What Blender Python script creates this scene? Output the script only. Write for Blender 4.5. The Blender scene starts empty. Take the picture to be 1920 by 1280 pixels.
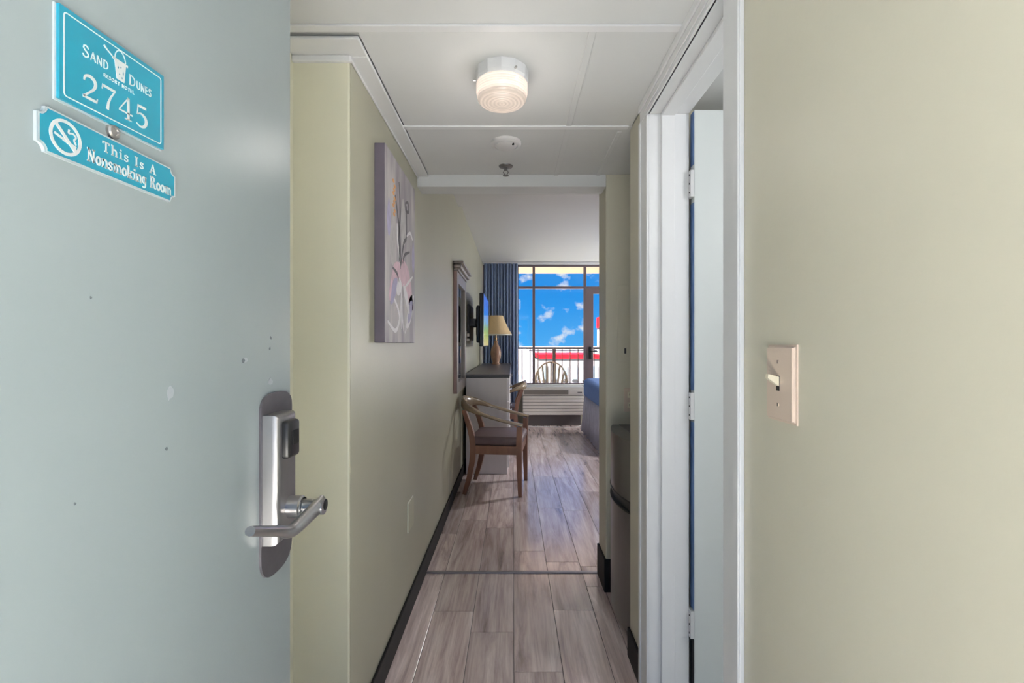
import bpy, bmesh, math, random
from mathutils import Vector, Matrix
random.seed(7)
S = bpy.context.scene
COL = S.collection
PI = math.pi
F = 907.0            # focal length in pixels of the 1920 wide frame
H = 1.25             # camera height

# ------------------------------------------------------------------ camera
cd = bpy.data.cameras.new('camera'); cam = bpy.data.objects.new('camera', cd); COL.objects.link(cam)
cam.location = (0, 0, H); cam.rotation_euler = (PI/2, 0, 0)
cd.sensor_width = 36; cd.lens = F/1920*36; cd.clip_start = 0.02; cd.clip_end = 500
cd.shift_x = -2/1920; cd.shift_y = 6/1920
S.camera = cam

# ------------------------------------------------------------------ world
W = bpy.data.worlds.new('sky'); S.world = W; W.use_nodes = True
nt = W.node_tree; nt.nodes.clear()
def N(nt, t, **k):
    n = nt.nodes.new(t)
    for a, b in k.items(): setattr(n, a, b)
    return n
def ramp(nt, stops, interp='LINEAR'):
    r = N(nt, 'ShaderNodeValToRGB'); e = r.color_ramp.elements; r.color_ramp.interpolation = interp
    while len(e) < len(stops): e.new(0.5)
    for q, (p, c) in zip(e, stops):
        q.position = p; q.color = (*c, 1) if len(c) == 3 else c
    return r
tc = N(nt, 'ShaderNodeTexCoord'); sp = N(nt, 'ShaderNodeSeparateXYZ'); nt.links.new(tc.outputs['Generated'], sp.inputs[0])
grad = ramp(nt, [(0.0, (0.075, 0.45, 1.0)), (0.08, (0.02, 0.34, 0.94)), (0.20, (0.004, 0.25, 0.82)), (1.0, (0.004, 0.18, 0.66))])
nt.links.new(sp.outputs['Z'], grad.inputs[0])
mp = N(nt, 'ShaderNodeMapping'); mp.inputs['Scale'].default_value = (1, 1, 1.25); mp.inputs['Location'].default_value = (0.31, 0.2, 0.13)
nt.links.new(tc.outputs['Generated'], mp.inputs[0])
n1 = N(nt, 'ShaderNodeTexNoise'); n1.inputs['Scale'].default_value = 21; n1.inputs['Detail'].default_value = 5; n1.inputs['Roughness'].default_value = 0.55
nt.links.new(mp.outputs[0], n1.inputs['Vector'])
cr = ramp(nt, [(0.55, (0, 0, 0)), (0.69, (1, 1, 1))]); nt.links.new(n1.outputs['Fac'], cr.inputs[0])
mx = N(nt, 'ShaderNodeMix', data_type='RGBA'); mx.inputs['B'].default_value = (0.95, 0.97, 1.0, 1)
nt.links.new(cr.outputs[0], mx.inputs['Factor']); nt.links.new(grad.outputs[0], mx.inputs['A'])
bg = N(nt, 'ShaderNodeBackground'); bg.inputs['Strength'].default_value = 1.0
nt.links.new(mx.outputs['Result'], bg.inputs['Color'])
wo = N(nt, 'ShaderNodeOutputWorld'); nt.links.new(bg.outputs[0], wo.inputs[0])

# ------------------------------------------------------------------ sun and exposure
sd = bpy.data.lights.new('sun', 'SUN'); sd.energy = 108.0; sd.angle = 0.01; sd.color = (1.0, 0.98, 0.96)
sun = bpy.data.objects.new('sun', sd); COL.objects.link(sun)
sun.rotation_euler = Vector((0.25, 0.28, -0.92)).to_track_quat('-Z', 'Y').to_euler()
vs = S.view_settings
vs.view_transform = 'Standard'; vs.look = 'None'; vs.gamma = 1; vs.exposure = 0.0; vs.use_curve_mapping = False

# ------------------------------------------------------------------ materials
def lin(c): return tuple(((v/255)/12.92 if v/255 <= 0.04045 else ((v/255+0.055)/1.055)**2.4) for v in c)
MATS = {}
def mat(name, rgb, rough=0.5, metal=0.0, var=0.0, scale=20, bump=0.0, bscale=150, spec=0.5, emit=None, estr=0, coat=0, stretch=None):
    m = bpy.data.materials.new(name); m.use_nodes = True; t = m.node_tree
    b = t.nodes['Principled BSDF']; c = lin(rgb)
    b.inputs['Base Color'].default_value = (*c, 1); b.inputs['Roughness'].default_value = rough
    b.inputs['Metallic'].default_value = metal; b.inputs['Specular IOR Level'].default_value = spec
    b.inputs['Coat Weight'].default_value = coat
    tcn = N(t, 'ShaderNodeTexCoord'); vec = tcn.outputs['Object']
    if stretch:
        mpn = N(t, 'ShaderNodeMapping'); mpn.inputs['Scale'].default_value = stretch
        t.links.new(vec, mpn.inputs[0]); vec = mpn.outputs[0]
    if var:
        nz = N(t, 'ShaderNodeTexNoise'); nz.inputs['Scale'].default_value = scale; nz.inputs['Detail'].default_value = 4
        t.links.new(vec, nz.inputs['Vector'])
        r = ramp(t, [(0.3, tuple(v*(1-var) for v in c)), (0.7, tuple(min(1, v*(1+var)) for v in c))])
        t.links.new(nz.outputs['Fac'], r.inputs[0]); t.links.new(r.outputs[0], b.inputs['Base Color'])
    if bump:
        nb = N(t, 'ShaderNodeTexNoise'); nb.inputs['Scale'].default_value = bscale; nb.inputs['Detail'].default_value = 3
        t.links.new(vec, nb.inputs['Vector'])
        bp = N(t, 'ShaderNodeBump'); bp.inputs['Strength'].default_value = bump; bp.inputs['Distance'].default_value = 0.002
        t.links.new(nb.outputs['Fac'], bp.inputs['Height']); t.links.new(bp.outputs[0], b.inputs['Normal'])
    if emit:
        b.inputs['Emission Color'].default_value = (*lin(emit), 1); b.inputs['Emission Strength'].default_value = estr
    MATS[name] = m; return m
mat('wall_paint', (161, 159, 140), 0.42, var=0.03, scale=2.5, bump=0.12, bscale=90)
mat('wall_paint_lit', (218, 215, 193), 0.42, var=0.03, scale=2.5, bump=0.12, bscale=90)  # wall paint lightened in place of light missing on the pillar
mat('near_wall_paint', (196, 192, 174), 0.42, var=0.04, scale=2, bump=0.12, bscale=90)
mat('ceiling_paint', (212, 213, 212), 0.6, var=0.02, scale=3, bump=0.1, bscale=60)
mat('room_ceiling_paint', (205, 204, 202), 0.7, bump=0.3, bscale=160)
mat('trim_white', (228, 228, 228), 0.35, var=0.02, scale=6)
mat('door_white', (205, 210, 209), 0.35, var=0.02, scale=4)
mat('door_blue', (136, 147, 150), 0.30, var=0.025, scale=3, bump=0.06, bscale=40)
mat('scuff_grey', (96, 104, 110), 0.7)
mat('residue_pale', (160, 166, 174), 0.5)
mat('base_black', (30, 28, 28), 0.6, spec=0.2, var=0.2, scale=30)
mat('grout', (96, 90, 92), 0.7)
mat('threshold_metal', (150, 144, 146), 0.35, metal=0.6)
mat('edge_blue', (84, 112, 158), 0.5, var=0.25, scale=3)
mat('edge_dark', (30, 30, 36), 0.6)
mat('hinge_white', (206, 207, 208), 0.4)
mat('sign_teal', (16, 122, 148), 0.35, var=0.08, scale=9)
mat('print_white', (238, 240, 238), 0.5)
mat('sign_back', (205, 214, 216), 0.3)
mat('nickel', (150, 149, 150), 0.32, metal=0.85, var=0.05, scale=60, stretch=(1, 1, 0.1))
mat('lever_metal', (176, 174, 175), 0.28, metal=0.9)
mat('lock_dark', (92, 90, 96), 0.4, metal=0.5, var=0.08, scale=50)
mat('black_plastic', (24, 24, 26), 0.35)
mat('hole_black', (8, 8, 9), 0.8)
mat('steel_screw', (170, 168, 165), 0.3, metal=0.9)
mat('canvas_side', (84, 78, 90), 0.7, var=0.08, scale=8)
mat('paint_dark', (84, 80, 84), 0.7, var=0.2, scale=40)
mat('paint_white', (226, 222, 224), 0.7, var=0.08, scale=60)
mat('paint_pink', (206, 176, 186), 0.7, var=0.15, scale=30)
mat('paint_lilac', (164, 158, 186), 0.7, var=0.12, scale=30)
mat('paint_haze', (172, 168, 168), 0.7, var=0.15, scale=25)
mat('paint_orange', (204, 150, 96), 0.7, var=0.2, scale=60)
mat('mirror_frame', (128, 120, 116), 0.35, var=0.12, scale=25, stretch=(1, 1, 0.1))
mat('mirror_side', (140, 112, 108), 0.4, var=0.1, scale=12)
mat('mirror_glass', (205, 210, 208), 0.03, metal=1.0)
mat('chair_wood', (134, 96, 78), 0.30, var=0.18, scale=30, stretch=(1, 1, 0.15))
mat('chair_rail', (140, 122, 100), 0.22, var=0.12, scale=30, stretch=(0.2, 1, 1))  # wood with a greyish sheen of light put into its colour
mat('seat_vinyl', (98, 80, 82), 0.45, var=0.08, scale=25, bump=0.15, bscale=200)
mat('desk_top', (96, 92, 98), 0.35, var=0.15, scale=30, stretch=(1, 0.06, 1))
mat('desk_edge', (48, 46, 52), 0.4)
mat('desk_panel', (232, 228, 230), 0.4, var=0.03, scale=20, stretch=(1, 1, 0.1))
mat('chrome', (205, 205, 208), 0.12, metal=1.0)
mat('tv_black', (22, 22, 28), 0.3)
mat('tv_mount', (58, 56, 60), 0.45)
mat('lamp_shade', (220, 192, 148), 0.8, var=0.04, scale=40)
mat('lamp_ceramic', (176, 138, 116), 0.3, var=0.12, scale=18)
mat('lamp_brass', (150, 120, 84), 0.3, metal=0.8)
mat('curtain_blue', (148, 166, 198), 0.85, var=0.06, scale=60, bump=0.2, bscale=300)
mat('frame_bronze', (116, 102, 104), 0.4, metal=0.2)
mat('ac_white', (222, 216, 210), 0.45)
mat('ac_vent', (138, 132, 126), 0.5)
mat('ac_gap', (96, 90, 90), 0.7)
mat('bed_blue', (100, 130, 186), 0.85, var=0.06, scale=30, bump=0.3, bscale=120)
mat('bed_skirt', (186, 186, 204), 0.9, var=0.06, scale=20)
mat('bed_dark', (60, 58, 66), 0.7)
mat('cable_white', (205, 202, 204), 0.5)
mat('fridge_steel', (124, 121, 120), 0.28, metal=0.75, var=0.06, scale=30, stretch=(1, 1, 0.05))
mat('fridge_black', (30, 30, 32), 0.3)
mat('fridge_side', (92, 90, 90), 0.4)
mat('plate_cream', (204, 186, 170), 0.35)
mat('toggle_cream', (222, 214, 190), 0.35)
mat('plate_green', (176, 174, 150), 0.45)
mat('plate_rim', (222, 222, 208), 0.4)
mat('lamp_base_white', (226, 226, 226), 0.4)
mat('lamp_glass', (150, 140, 132), 0.15, emit=(255, 236, 220), estr=0.62)
mat('added_globe_glow', (250, 246, 240), 0.3, emit=(252, 252, 255), estr=210)  # glow of the globe added out of view to light the bedroom
mat('detector_white', (206, 205, 204), 0.45)
mat('sprinkler_metal', (120, 118, 118), 0.3, metal=0.8)
mat('concrete', (226, 222, 214), 0.8, var=0.06, scale=4, bump=0.2, bscale=60)
mat('balcony_soffit', (214, 172, 148), 0.8, var=0.03, scale=3)
mat('rail_bronze', (88, 78, 76), 0.5)
mat('resin_tan', (214, 190, 160), 0.45)
mat('building_white', (126, 118, 121), 0.9, spec=0.1, var=0.03, scale=0.6)
mat('building_grey', (128, 124, 132), 0.85, var=0.05, scale=0.6)
mat('roof_red', (132, 10, 22), 0.9, spec=0.05)
mat('building_glass', (92, 104, 116), 0.2)
mat('ground_sand', (100, 100, 86), 0.95, var=0.15, scale=0.08)
mat('carpet_grey', (120, 116, 112), 0.95)
mat('tile_white', (214, 216, 216), 0.35)

def lamp_glass_ribs():
    # pressed swirl glass: glow is weaker through the thick ringed bottom than through the sides
    m = MATS['lamp_glass']; t = m.node_tree; b = t.nodes['Principled BSDF']
    tcn = N(t, 'ShaderNodeTexCoord'); s_ = N(t, 'ShaderNodeSeparateXYZ'); t.links.new(tcn.outputs['Object'], s_.inputs[0])
    wv = N(t, 'ShaderNodeTexWave', wave_type='RINGS', rings_direction='Z'); wv.inputs['Scale'].default_value = 26; wv.inputs['Distortion'].default_value = 1.2; wv.inputs['Detail'].default_value = 1
    t.links.new(tcn.outputs['Object'], wv.inputs['Vector'])
    mr = N(t, 'ShaderNodeMapRange'); mr.inputs['From Min'].default_value = -0.105; mr.inputs['From Max'].default_value = -0.075; mr.inputs['To Min'].default_value = 0.17; mr.inputs['To Max'].default_value = 0.72
    t.links.new(s_.outputs['Z'], mr.inputs['Value'])
    rr = N(t, 'ShaderNodeMapRange'); rr.inputs['To Min'].default_value = 0.65; rr.inputs['To Max'].default_value = 1.15; t.links.new(wv.outputs['Fac'], rr.inputs['Value'])
    mu = N(t, 'ShaderNodeMath', operation='MULTIPLY'); t.links.new(mr.outputs[0], mu.inputs[0]); t.links.new(rr.outputs[0], mu.inputs[1])
    t.links.new(mu.outputs[0], b.inputs['Emission Strength'])
lamp_glass_ribs()

def plank_mat():
    m = bpy.data.materials.new('wood_plank_tile'); m.use_nodes = True; t = m.node_tree; b = t.nodes['Principled BSDF']
    tcn = N(t, 'ShaderNodeTexCoord'); oi = N(t, 'ShaderNodeObjectInfo')
    cx = N(t, 'ShaderNodeMath', operation='MULTIPLY'); cx.inputs[1].default_value = 37.0; t.links.new(oi.outputs['Random'], cx.inputs[0])
    cb = N(t, 'ShaderNodeCombineXYZ'); t.links.new(cx.outputs[0], cb.inputs[0]); t.links.new(cx.outputs[0], cb.inputs[1])
    ad = N(t, 'ShaderNodeVectorMath', operation='ADD'); t.links.new(tcn.outputs['Object'], ad.inputs[0]); t.links.new(cb.outputs[0], ad.inputs[1])
    def grain(sx, sy, detail):
        mpn = N(t, 'ShaderNodeMapping'); mpn.inputs['Scale'].default_value = (sx, sy, 1); t.links.new(ad.outputs[0], mpn.inputs[0])
        nz = N(t, 'ShaderNodeTexNoise'); nz.inputs['Scale'].default_value = 1; nz.inputs['Detail'].default_value = detail
        nz.inputs['Roughness'].default_value = 0.62; nz.inputs['Distortion'].default_value = 0.6
        t.links.new(mpn.outputs[0], nz.inputs['Vector']); return nz.outputs['Fac']
    g1 = grain(16, 1.6, 6); g2 = grain(90, 3.0, 4)
    r1 = ramp(t, [(0.28, lin((142, 124, 121))), (0.45, lin((198, 178, 174))), (0.6, lin((222, 205, 201))), (0.78, lin((242, 230, 225)))])
    t.links.new(g1, r1.inputs[0])
    r2 = ramp(t, [(0.35, (0.72, 0.7, 0.7)), (0.6, (1, 1, 1))]); t.links.new(g2, r2.inputs[0])
    mu = N(t, 'ShaderNodeMix', data_type='RGBA', blend_type='MULTIPLY'); mu.inputs['Factor'].default_value = 0.7
    t.links.new(r1.outputs[0], mu.inputs['A']); t.links.new(r2.outputs[0], mu.inputs['B'])
    hv = N(t, 'ShaderNodeHueSaturation'); mr = N(t, 'ShaderNodeMapRange'); mr.inputs['To Min'].default_value = 0.88; mr.inputs['To Max'].default_value = 1.28
    t.links.new(oi.outputs['Random'], mr.inputs['Value']); t.links.new(mr.outputs[0], hv.inputs['Value'])
    t.links.new(mu.outputs['Result'], hv.inputs['Color']); t.links.new(hv.outputs[0], b.inputs['Base Color'])
    b.inputs['Roughness'].default_value = 0.24; b.inputs['Coat Weight'].default_value = 1.0; b.inputs['Coat Roughness'].default_value = 0.16
    bp = N(t, 'ShaderNodeBump'); bp.inputs['Strength'].default_value = 0.05; bp.inputs['Distance'].default_value = 0.002
    t.links.new(g2, bp.inputs['Height']); t.links.new(bp.outputs[0], b.inputs['Normal'])
    MATS['plank'] = m
plank_mat()

def glass_mat():
    m = bpy.data.materials.new('window_glass'); m.use_nodes = True; t = m.node_tree; t.nodes.clear()
    o = N(t, 'ShaderNodeOutputMaterial'); mxs = N(t, 'ShaderNodeMixShader'); tr = N(t, 'ShaderNodeBsdfTransparent'); gl = N(t, 'ShaderNodeBsdfGlossy')
    tr.inputs[0].default_value = (0.97, 0.98, 0.98, 1); gl.inputs['Roughness'].default_value = 0.02
    fr = N(t, 'ShaderNodeFresnel'); fr.inputs['IOR'].default_value = 1.45
    t.links.new(fr.outputs[0], mxs.inputs[0]); t.links.new(tr.outputs[0], mxs.inputs[1]); t.links.new(gl.outputs[0], mxs.inputs[2]); t.links.new(mxs.outputs[0], o.inputs[0])
    MATS['glass'] = m
glass_mat()

def screen_mat():
    m = bpy.data.materials.new('tv_picture'); m.use_nodes = True; t = m.node_tree; b = t.nodes['Principled BSDF']
    tcn = N(t, 'ShaderNodeTexCoord'); s = N(t, 'ShaderNodeSeparateXYZ'); t.links.new(tcn.outputs['Generated'], s.inputs[0])
    nz = N(t, 'ShaderNodeTexNoise'); nz.inputs['Scale'].default_value = 5; t.links.new(tcn.outputs['Generated'], nz.inputs['Vector'])
    ma = N(t, 'ShaderNodeMath', operation='MULTIPLY_ADD'); ma.inputs[1].default_value = 0.3; t.links.new(nz.outputs['Fac'], ma.inputs[0]); t.links.new(s.outputs['Z'], ma.inputs[2])
    r = ramp(t, [(0.12, lin((205, 190, 130))), (0.32, lin((170, 180, 80))), (0.5, lin((70, 150, 90))), (0.62, lin((30, 150, 210))), (0.85, lin((30, 120, 225))), (1.0, lin((60, 110, 215)))])
    t.links.new(ma.outputs[0], r.inputs[0]); b.inputs['Base Color'].default_value = (0.01, 0.01, 0.01, 1); b.inputs['Roughness'].default_value = 0.15
    t.links.new(r.outputs[0], b.inputs['Emission Color']); b.inputs['Emission Strength'].default_value = 0.9
    MATS['screen'] = m
screen_mat()

def canvas_mat():
    m = bpy.data.materials.new('canvas_front'); m.use_nodes = True; t = m.node_tree; b = t.nodes['Principled BSDF']
    tcn = N(t, 'ShaderNodeTexCoord'); mpn = N(t, 'ShaderNodeMapping'); mpn.inputs['Scale'].default_value = (6, 9, 2.2); t.links.new(tcn.outputs['Object'], mpn.inputs[0])
    nz = N(t, 'ShaderNodeTexNoise'); nz.inputs['Scale'].default_value = 1.3; nz.inputs['Detail'].default_value = 6; t.links.new(mpn.outputs[0], nz.inputs['Vector'])
    r = ramp(t, [(0.3, lin((120, 113, 120))), (0.5, lin((150, 144, 148))), (0.72, lin((188, 182, 180)))]); t.links.new(nz.outputs['Fac'], r.inputs[0])
    t.links.new(r.outputs[0], b.inputs['Base Color']); b.inputs['Roughness'].default_value = 0.6
    bp = N(t, 'ShaderNodeBump'); bp.inputs['Strength'].default_value = 0.3; bp.inputs['Distance'].default_value = 0.002
    t.links.new(nz.outputs['Fac'], bp.inputs['Height']); t.links.new(bp.outputs[0], b.inputs['Normal'])
    MATS['canvas_front'] = m
canvas_mat()

# ------------------------------------------------------------------ mesh helpers
def wloc(o):
    v = Vector((0, 0, 0))
    while o is not None: v += o.location; o = o.parent
    return v
def obj(name, bm, m, parent=None, smooth=False):
    """link a bmesh given in world coordinates as one object (parents carry no rotation while building)"""
    if parent is not None:
        off = wloc(parent)
        bmesh.ops.translate(bm, verts=bm.verts, vec=-off)
    bmesh.ops.recalc_face_normals(bm, faces=bm.faces)
    me = bpy.data.meshes.new(name); bm.to_mesh(me); bm.free()
    me.materials.append(MATS[m] if isinstance(m, str) else m)
    if smooth:
        for p in me.polygons: p.use_smooth = True
        if smooth != 'all': me.set_sharp_from_angle(angle=math.radians(40))
    o = bpy.data.objects.new(name, me); COL.objects.link(o); o.parent = parent
    return o
def tag(o, label, cat, group=None, kind=None):
    o['label'] = label; o['category'] = cat
    if group: o['group'] = group
    if kind: o['kind'] = kind
    return o
def thing(name, loc, label, cat, group=None, kind=None):
    o = bpy.data.objects.new(name, None); COL.objects.link(o); o.location = loc; o.empty_display_size = 0.1
    return tag(o, label, cat, group, kind)
def B(): return bmesh.new()
def box(bm, lo, hi, bev=0.0, seg=2):
    lo, hi = [min(a, b) for a, b in zip(lo, hi)], [max(a, b) for a, b in zip(lo, hi)]
    r = bmesh.ops.create_cube(bm, size=1.0)
    for v in r['verts']:
        v.co = Vector([lo[i]+(v.co[i]+0.5)*(hi[i]-lo[i]) for i in range(3)])
    if bev:
        es = list({e for v in r['verts'] for e in v.link_edges})
        bmesh.ops.bevel(bm, geom=es, offset=bev, segments=seg, affect='EDGES', profile=0.5)
    return bm
def bx(lo, hi, bev=0.0, seg=2): return box(B(), lo, hi, bev, seg)
def frame_for(d):
    d = d.normalized(); up = Vector((0, 0, 1)) if abs(d.z) < 0.9 else Vector((0, 1, 0))
    a = d.cross(up).normalized(); b = a.cross(d).normalized(); return a, b
def sweep(bm, pts, radii, n=10, closed=False, up=None):
    """tube along points; radii = number, or (half width, half height) per point; section side axis is horizontal"""
    pts = [Vector(p) for p in pts]; k = len(pts); rings = []
    if not isinstance(radii, (list,)): radii = [radii]*k
    for i, p in enumerate(pts):
        if closed: d = pts[(i+1) % k]-pts[i-1]
        else: d = pts[min(i+1, k-1)]-pts[max(i-1, 0)]
        a, b = frame_for(d)
        r = radii[i]; ra, rb = (r, r) if not isinstance(r, tuple) else r
        ring = []
        for j in range(n):
            t = 2*PI*j/n+PI/n
            c, s = math.cos(t), math.sin(t)
            if n == 4: c, s = (1 if c > 0 else -1), (1 if s > 0 else -1)
            ring.append(bm.verts.new(p+a*ra*c+b*rb*s))
        rings.append(ring)
    m = k if closed else k-1
    for i in range(m):
        q, r2 = rings[i], rings[(i+1) % k]
        for j in range(n): bm.faces.new((q[j], q[(j+1) % n], r2[(j+1) % n], r2[j]))
    if not closed:
        bm.faces.new(rings[0]); bm.faces.new(rings[-1])
    return bm
def cyl(bm, a, b, r, n=20): return sweep(bm, [a, b], [r, r], n)
def lathe(bm, prof, c, n=40):
    """profile (radius, z) about a vertical axis through c"""
    rings = []
    for r, z in prof:
        if r < 1e-6: rings.append([bm.verts.new((c[0], c[1], c[2]+z))])
        else: rings.append([bm.verts.new((c[0]+r*math.cos(2*PI*j/n), c[1]+r*math.sin(2*PI*j/n), c[2]+z)) for j in range(n)])
    for q, r in zip(rings, rings[1:]):
        for j in range(n):
            k = (j+1) % n
            if len(q) == 1 and len(r) == 1: break
            if len(q) == 1: bm.faces.new((q[0], r[j], r[k]))
            elif len(r) == 1: bm.faces.new((q[j], q[k], r[0]))
            else: bm.faces.new((q[j], q[k], r[k], r[j]))
    return bm
def prism(bm, poly, fn, d0, d1):
    """2D polygon mapped by fn(u, v, depth)"""
    a = [bm.verts.new(fn(u, v, d0)) for u, v in poly]; b = [bm.verts.new(fn(u, v, d1)) for u, v in poly]
    bm.faces.new(a); bm.faces.new(b[::-1]); n = len(poly)
    for i in range(n): bm.faces.new((a[i], a[(i+1) % n], b[(i+1) % n], b[i]))
    return bm
def ribbon(bm, pts, w, fn, d0, d1):
    """flat stroke in (u,v) with varying width"""
    k = len(pts)
    if not isinstance(w, (list, tuple)): w = [w]*k
    L, R = [], []
    for i, p in enumerate(pts):
        q = pts[min(i+1, k-1)]; o = pts[max(i-1, 0)]
        dx, dy = q[0]-o[0], q[1]-o[1]; l = math.hypot(dx, dy) or 1
        nx, ny = -dy/l*w[i]/2, dx/l*w[i]/2
        L.append((p[0]+nx, p[1]+ny)); R.append((p[0]-nx, p[1]-ny))
    for i in range(k-1):
        prism(bm, [L[i], L[i+1], R[i+1], R[i]], fn, d0, d1)
    return bm
def arc(cx, cy, rx, ry, a0, a1, n=12):
    return [(cx+rx*math.cos(math.radians(a0+(a1-a0)*i/n)), cy+ry*math.sin(math.radians(a0+(a1-a0)*i/n))) for i in range(n+1)]
def smooth_path(pts, n=6):
    """Catmull-Rom through points (any dimension)"""
    P = [Vector(p) for p in pts]; out = []
    for i in range(len(P)-1):
        p0, p1, p2, p3 = P[max(i-1, 0)], P[i], P[i+1], P[min(i+2, len(P)-1)]
        for j in range(n):
            t = j/n
            out.append(0.5*((2*p1)+(p2-p0)*t+(2*p0-5*p1+4*p2-p3)*t*t+(3*p1-p0-3*p2+p3)*t**3))
    out.append(P[-1]); return out
def copy_tree(o, parent=None):
    c = o.copy(); COL.objects.link(c); c.parent = parent
    for ch in list(o.children): copy_tree(ch, c)
    return c

# ------------------------------------------------------------------ measures of the place
XL, XR = -0.485, 0.47          # hall walls
HC = H+0.86                    # hall ceiling
HR1, HR2 = H+1.22, H+1.293     # room ceiling, near and far part
YP = 1.43                      # pillar face
YH = 2.45                      # partition at the end of the hall
YW = 7.72                      # window wall
XRR = 3.3                      # room right wall
XD = -0.42                     # entry door outer face

# ------------------------------------------------------------------ setting: walls
def struct(name, bm, m, label, cat='wall', parent=None):
    o = obj(name, bm, m, parent)
    if parent is None: tag(o, label, cat, kind='structure')
    return o
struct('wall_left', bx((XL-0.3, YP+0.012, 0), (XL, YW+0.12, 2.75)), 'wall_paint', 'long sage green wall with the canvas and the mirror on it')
struct('wall_pillar', bx((XL-0.3, YP, 0), (XL, YP+0.012, HC), 0.004), 'wall_paint_lit', 'narrow pale green wall end just beyond the open blue door')
struct('wall_recess', bx((-0.8, 0.0, 0), (-0.65, YP, 2.4)), 'wall_paint_lit', 'pale green wall of the recess behind the open blue door')
struct('wall_right', bx((XR, -0.12, 0), (0.605, 0.98+0.02, 2.4)), 'near_wall_paint', 'beige green wall with the light switch')
struct('wall_right_far', bx((XR, 1.755-0.03, 0), (0.605, 1.94, HC)), 'near_wall_paint', 'short green wall piece between white door casing and fridge')
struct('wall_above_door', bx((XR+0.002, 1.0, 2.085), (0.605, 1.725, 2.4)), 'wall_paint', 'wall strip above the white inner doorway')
struct('wall_niche_near', bx((0.605, 1.80, 0), (1.2, 1.94, 2.4)), 'near_wall_paint', 'near side wall of the fridge niche')
struct('wall_niche_back', bx((1.10, 1.94, 0), (1.2, YH, 2.4)), 'wall_paint', 'back wall of the niche behind the fridge')
struct('wall_partition', bx((XR, YH, 0), (XRR+0.1, YH+0.2, 2.75), 0.006), 'near_wall_paint', 'green wall end beside the fridge at the end of the hall')
struct('wall_header', bx((XL, YH, H+0.80), (XR, YH+0.12, 2.75)), 'ceiling_paint', 'white header beam across the end of the hall')
struct('wall_room_right', bx((XRR, YH+0.2, 0), (XRR+0.1, YW+0.12, 2.75)), 'wall_paint', 'right wall of the bedroom behind the bed')
# window wall: below the window, head strip, right rest
struct('wall_window', bx((XL, YW, 0), (1.14, YW+0.12, 0.60)), 'wall_paint', 'low wall under the window behind the air conditioner')
struct('wall_window_head', bx((XL, YW, 2.525), (XRR, YW+0.12, 2.75)), 'ceiling_paint', 'white strip above the window')
struct('wall_window_right', bx((2.1, YW, 0), (XRR, YW+0.12, 2.525)), 'wall_paint', 'bedroom wall right of the balcony door')
# bathroom
struct('wall_bathroom_side', bx((2.0, 0.3, 0), (2.1, 1.8, 2.3)), 'tile_white', 'white side wall of the bathroom')
struct('wall_bathroom_near', bx((0.605, 0.2, 0), (2.1, 0.3, 2.3)), 'tile_white', 'white near wall of the bathroom')
struct('wall_bathroom_far', bx((1.2, 1.80, 0), (2.1, 1.9, 2.3)), 'tile_white', 'white far wall of the bathroom')
struct('ceiling_bathroom', bx((0.605, 0.3, 2.12), (2.0, 1.80, 2.2)), 'ceiling_paint', 'white bathroom ceiling above the open white door', 'ceiling')
struct('floor_bathroom', bx((XR, 0.3, -0.06), (2.0, 1.80, 0.0)), 'tile_white', 'pale bathroom floor', 'floor')
# entry wall with door opening, unseen gallery added behind the viewer to bounce sunlight indoors
struct('wall_entry_left', bx((-2.2, -0.12, 0), (-0.45, 0.0, 2.5)), 'wall_paint_lit', 'outer wall left of the entry doorway')
struct('wall_entry_right', bx((0.605, -0.12, 0), (2.2, 0.0, 2.5)), 'wall_paint_lit', 'outer wall right of the entry doorway')
struct('wall_entry_head', bx((-0.45, -0.12, 2.06), (0.605, 0.0, 2.5)), 'wall_paint_lit', 'wall above the entry doorway')
struct('floor_added_gallery', bx((-4, -2.1, -0.16), (4, -0.12, -0.01)), 'concrete', 'unseen added concrete walkway floor bouncing sunlight indoors', 'floor')
struct('ceiling_added_gallery', bx((-4, -1.25, 2.5), (4, -0.12, 2.62)), 'ceiling_paint', 'unseen added walkway roof sized to shape the sun patch', 'ceiling')

# ------------------------------------------------------------------ ceilings
ce = thing('ceiling', (0, 0, HC), 'white hallway ceiling of panels with flat battens', 'ceiling', kind='structure')
ys = [0.0, 1.31, 1.91, YH]; xs = [-0.65, XL+0.055, 0.215, 1.2]
obj('backing', bx((-0.8, 0, HC+0.012), (1.2, YH+0.02, HC+0.05)), 'ceiling_paint', ce)
for j in range(3):
    for i in range(3):
        if i == 0 and j > 0:
            continue
        if j == 0 and i > 0:
            continue
        x1 = xs[i+1]
        if j == 0: x1 = XR
        if i == 2 and j < 2: x1 = XR
        y0 = ys[j]
        obj('panel', bx((xs[i]+0.002, y0+0.002, HC), (x1-0.002, ys[j+1]-0.002, HC+0.012), 0.0015, 1), 'ceiling_paint', ce)
for yy in (1.31, 1.91):
    obj('batten', bx((-0.65 if yy < 1.4 else XL, yy-0.014, HC-0.006), (XR-0.016, yy+0.014, HC), 0.002), 'trim_white', ce)
for y0, y1 in ((1.324, 1.896), (1.924, YH)):
    obj('batten', bx((0.207, y0, HC-0.004), (0.229, y1, HC), 0.002), 'ceiling_paint', ce)
obj('batten', bx((0.42, 1.95, HC-0.004), (0.44, YH, HC), 0.002), 'ceiling_paint', ce)
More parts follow.
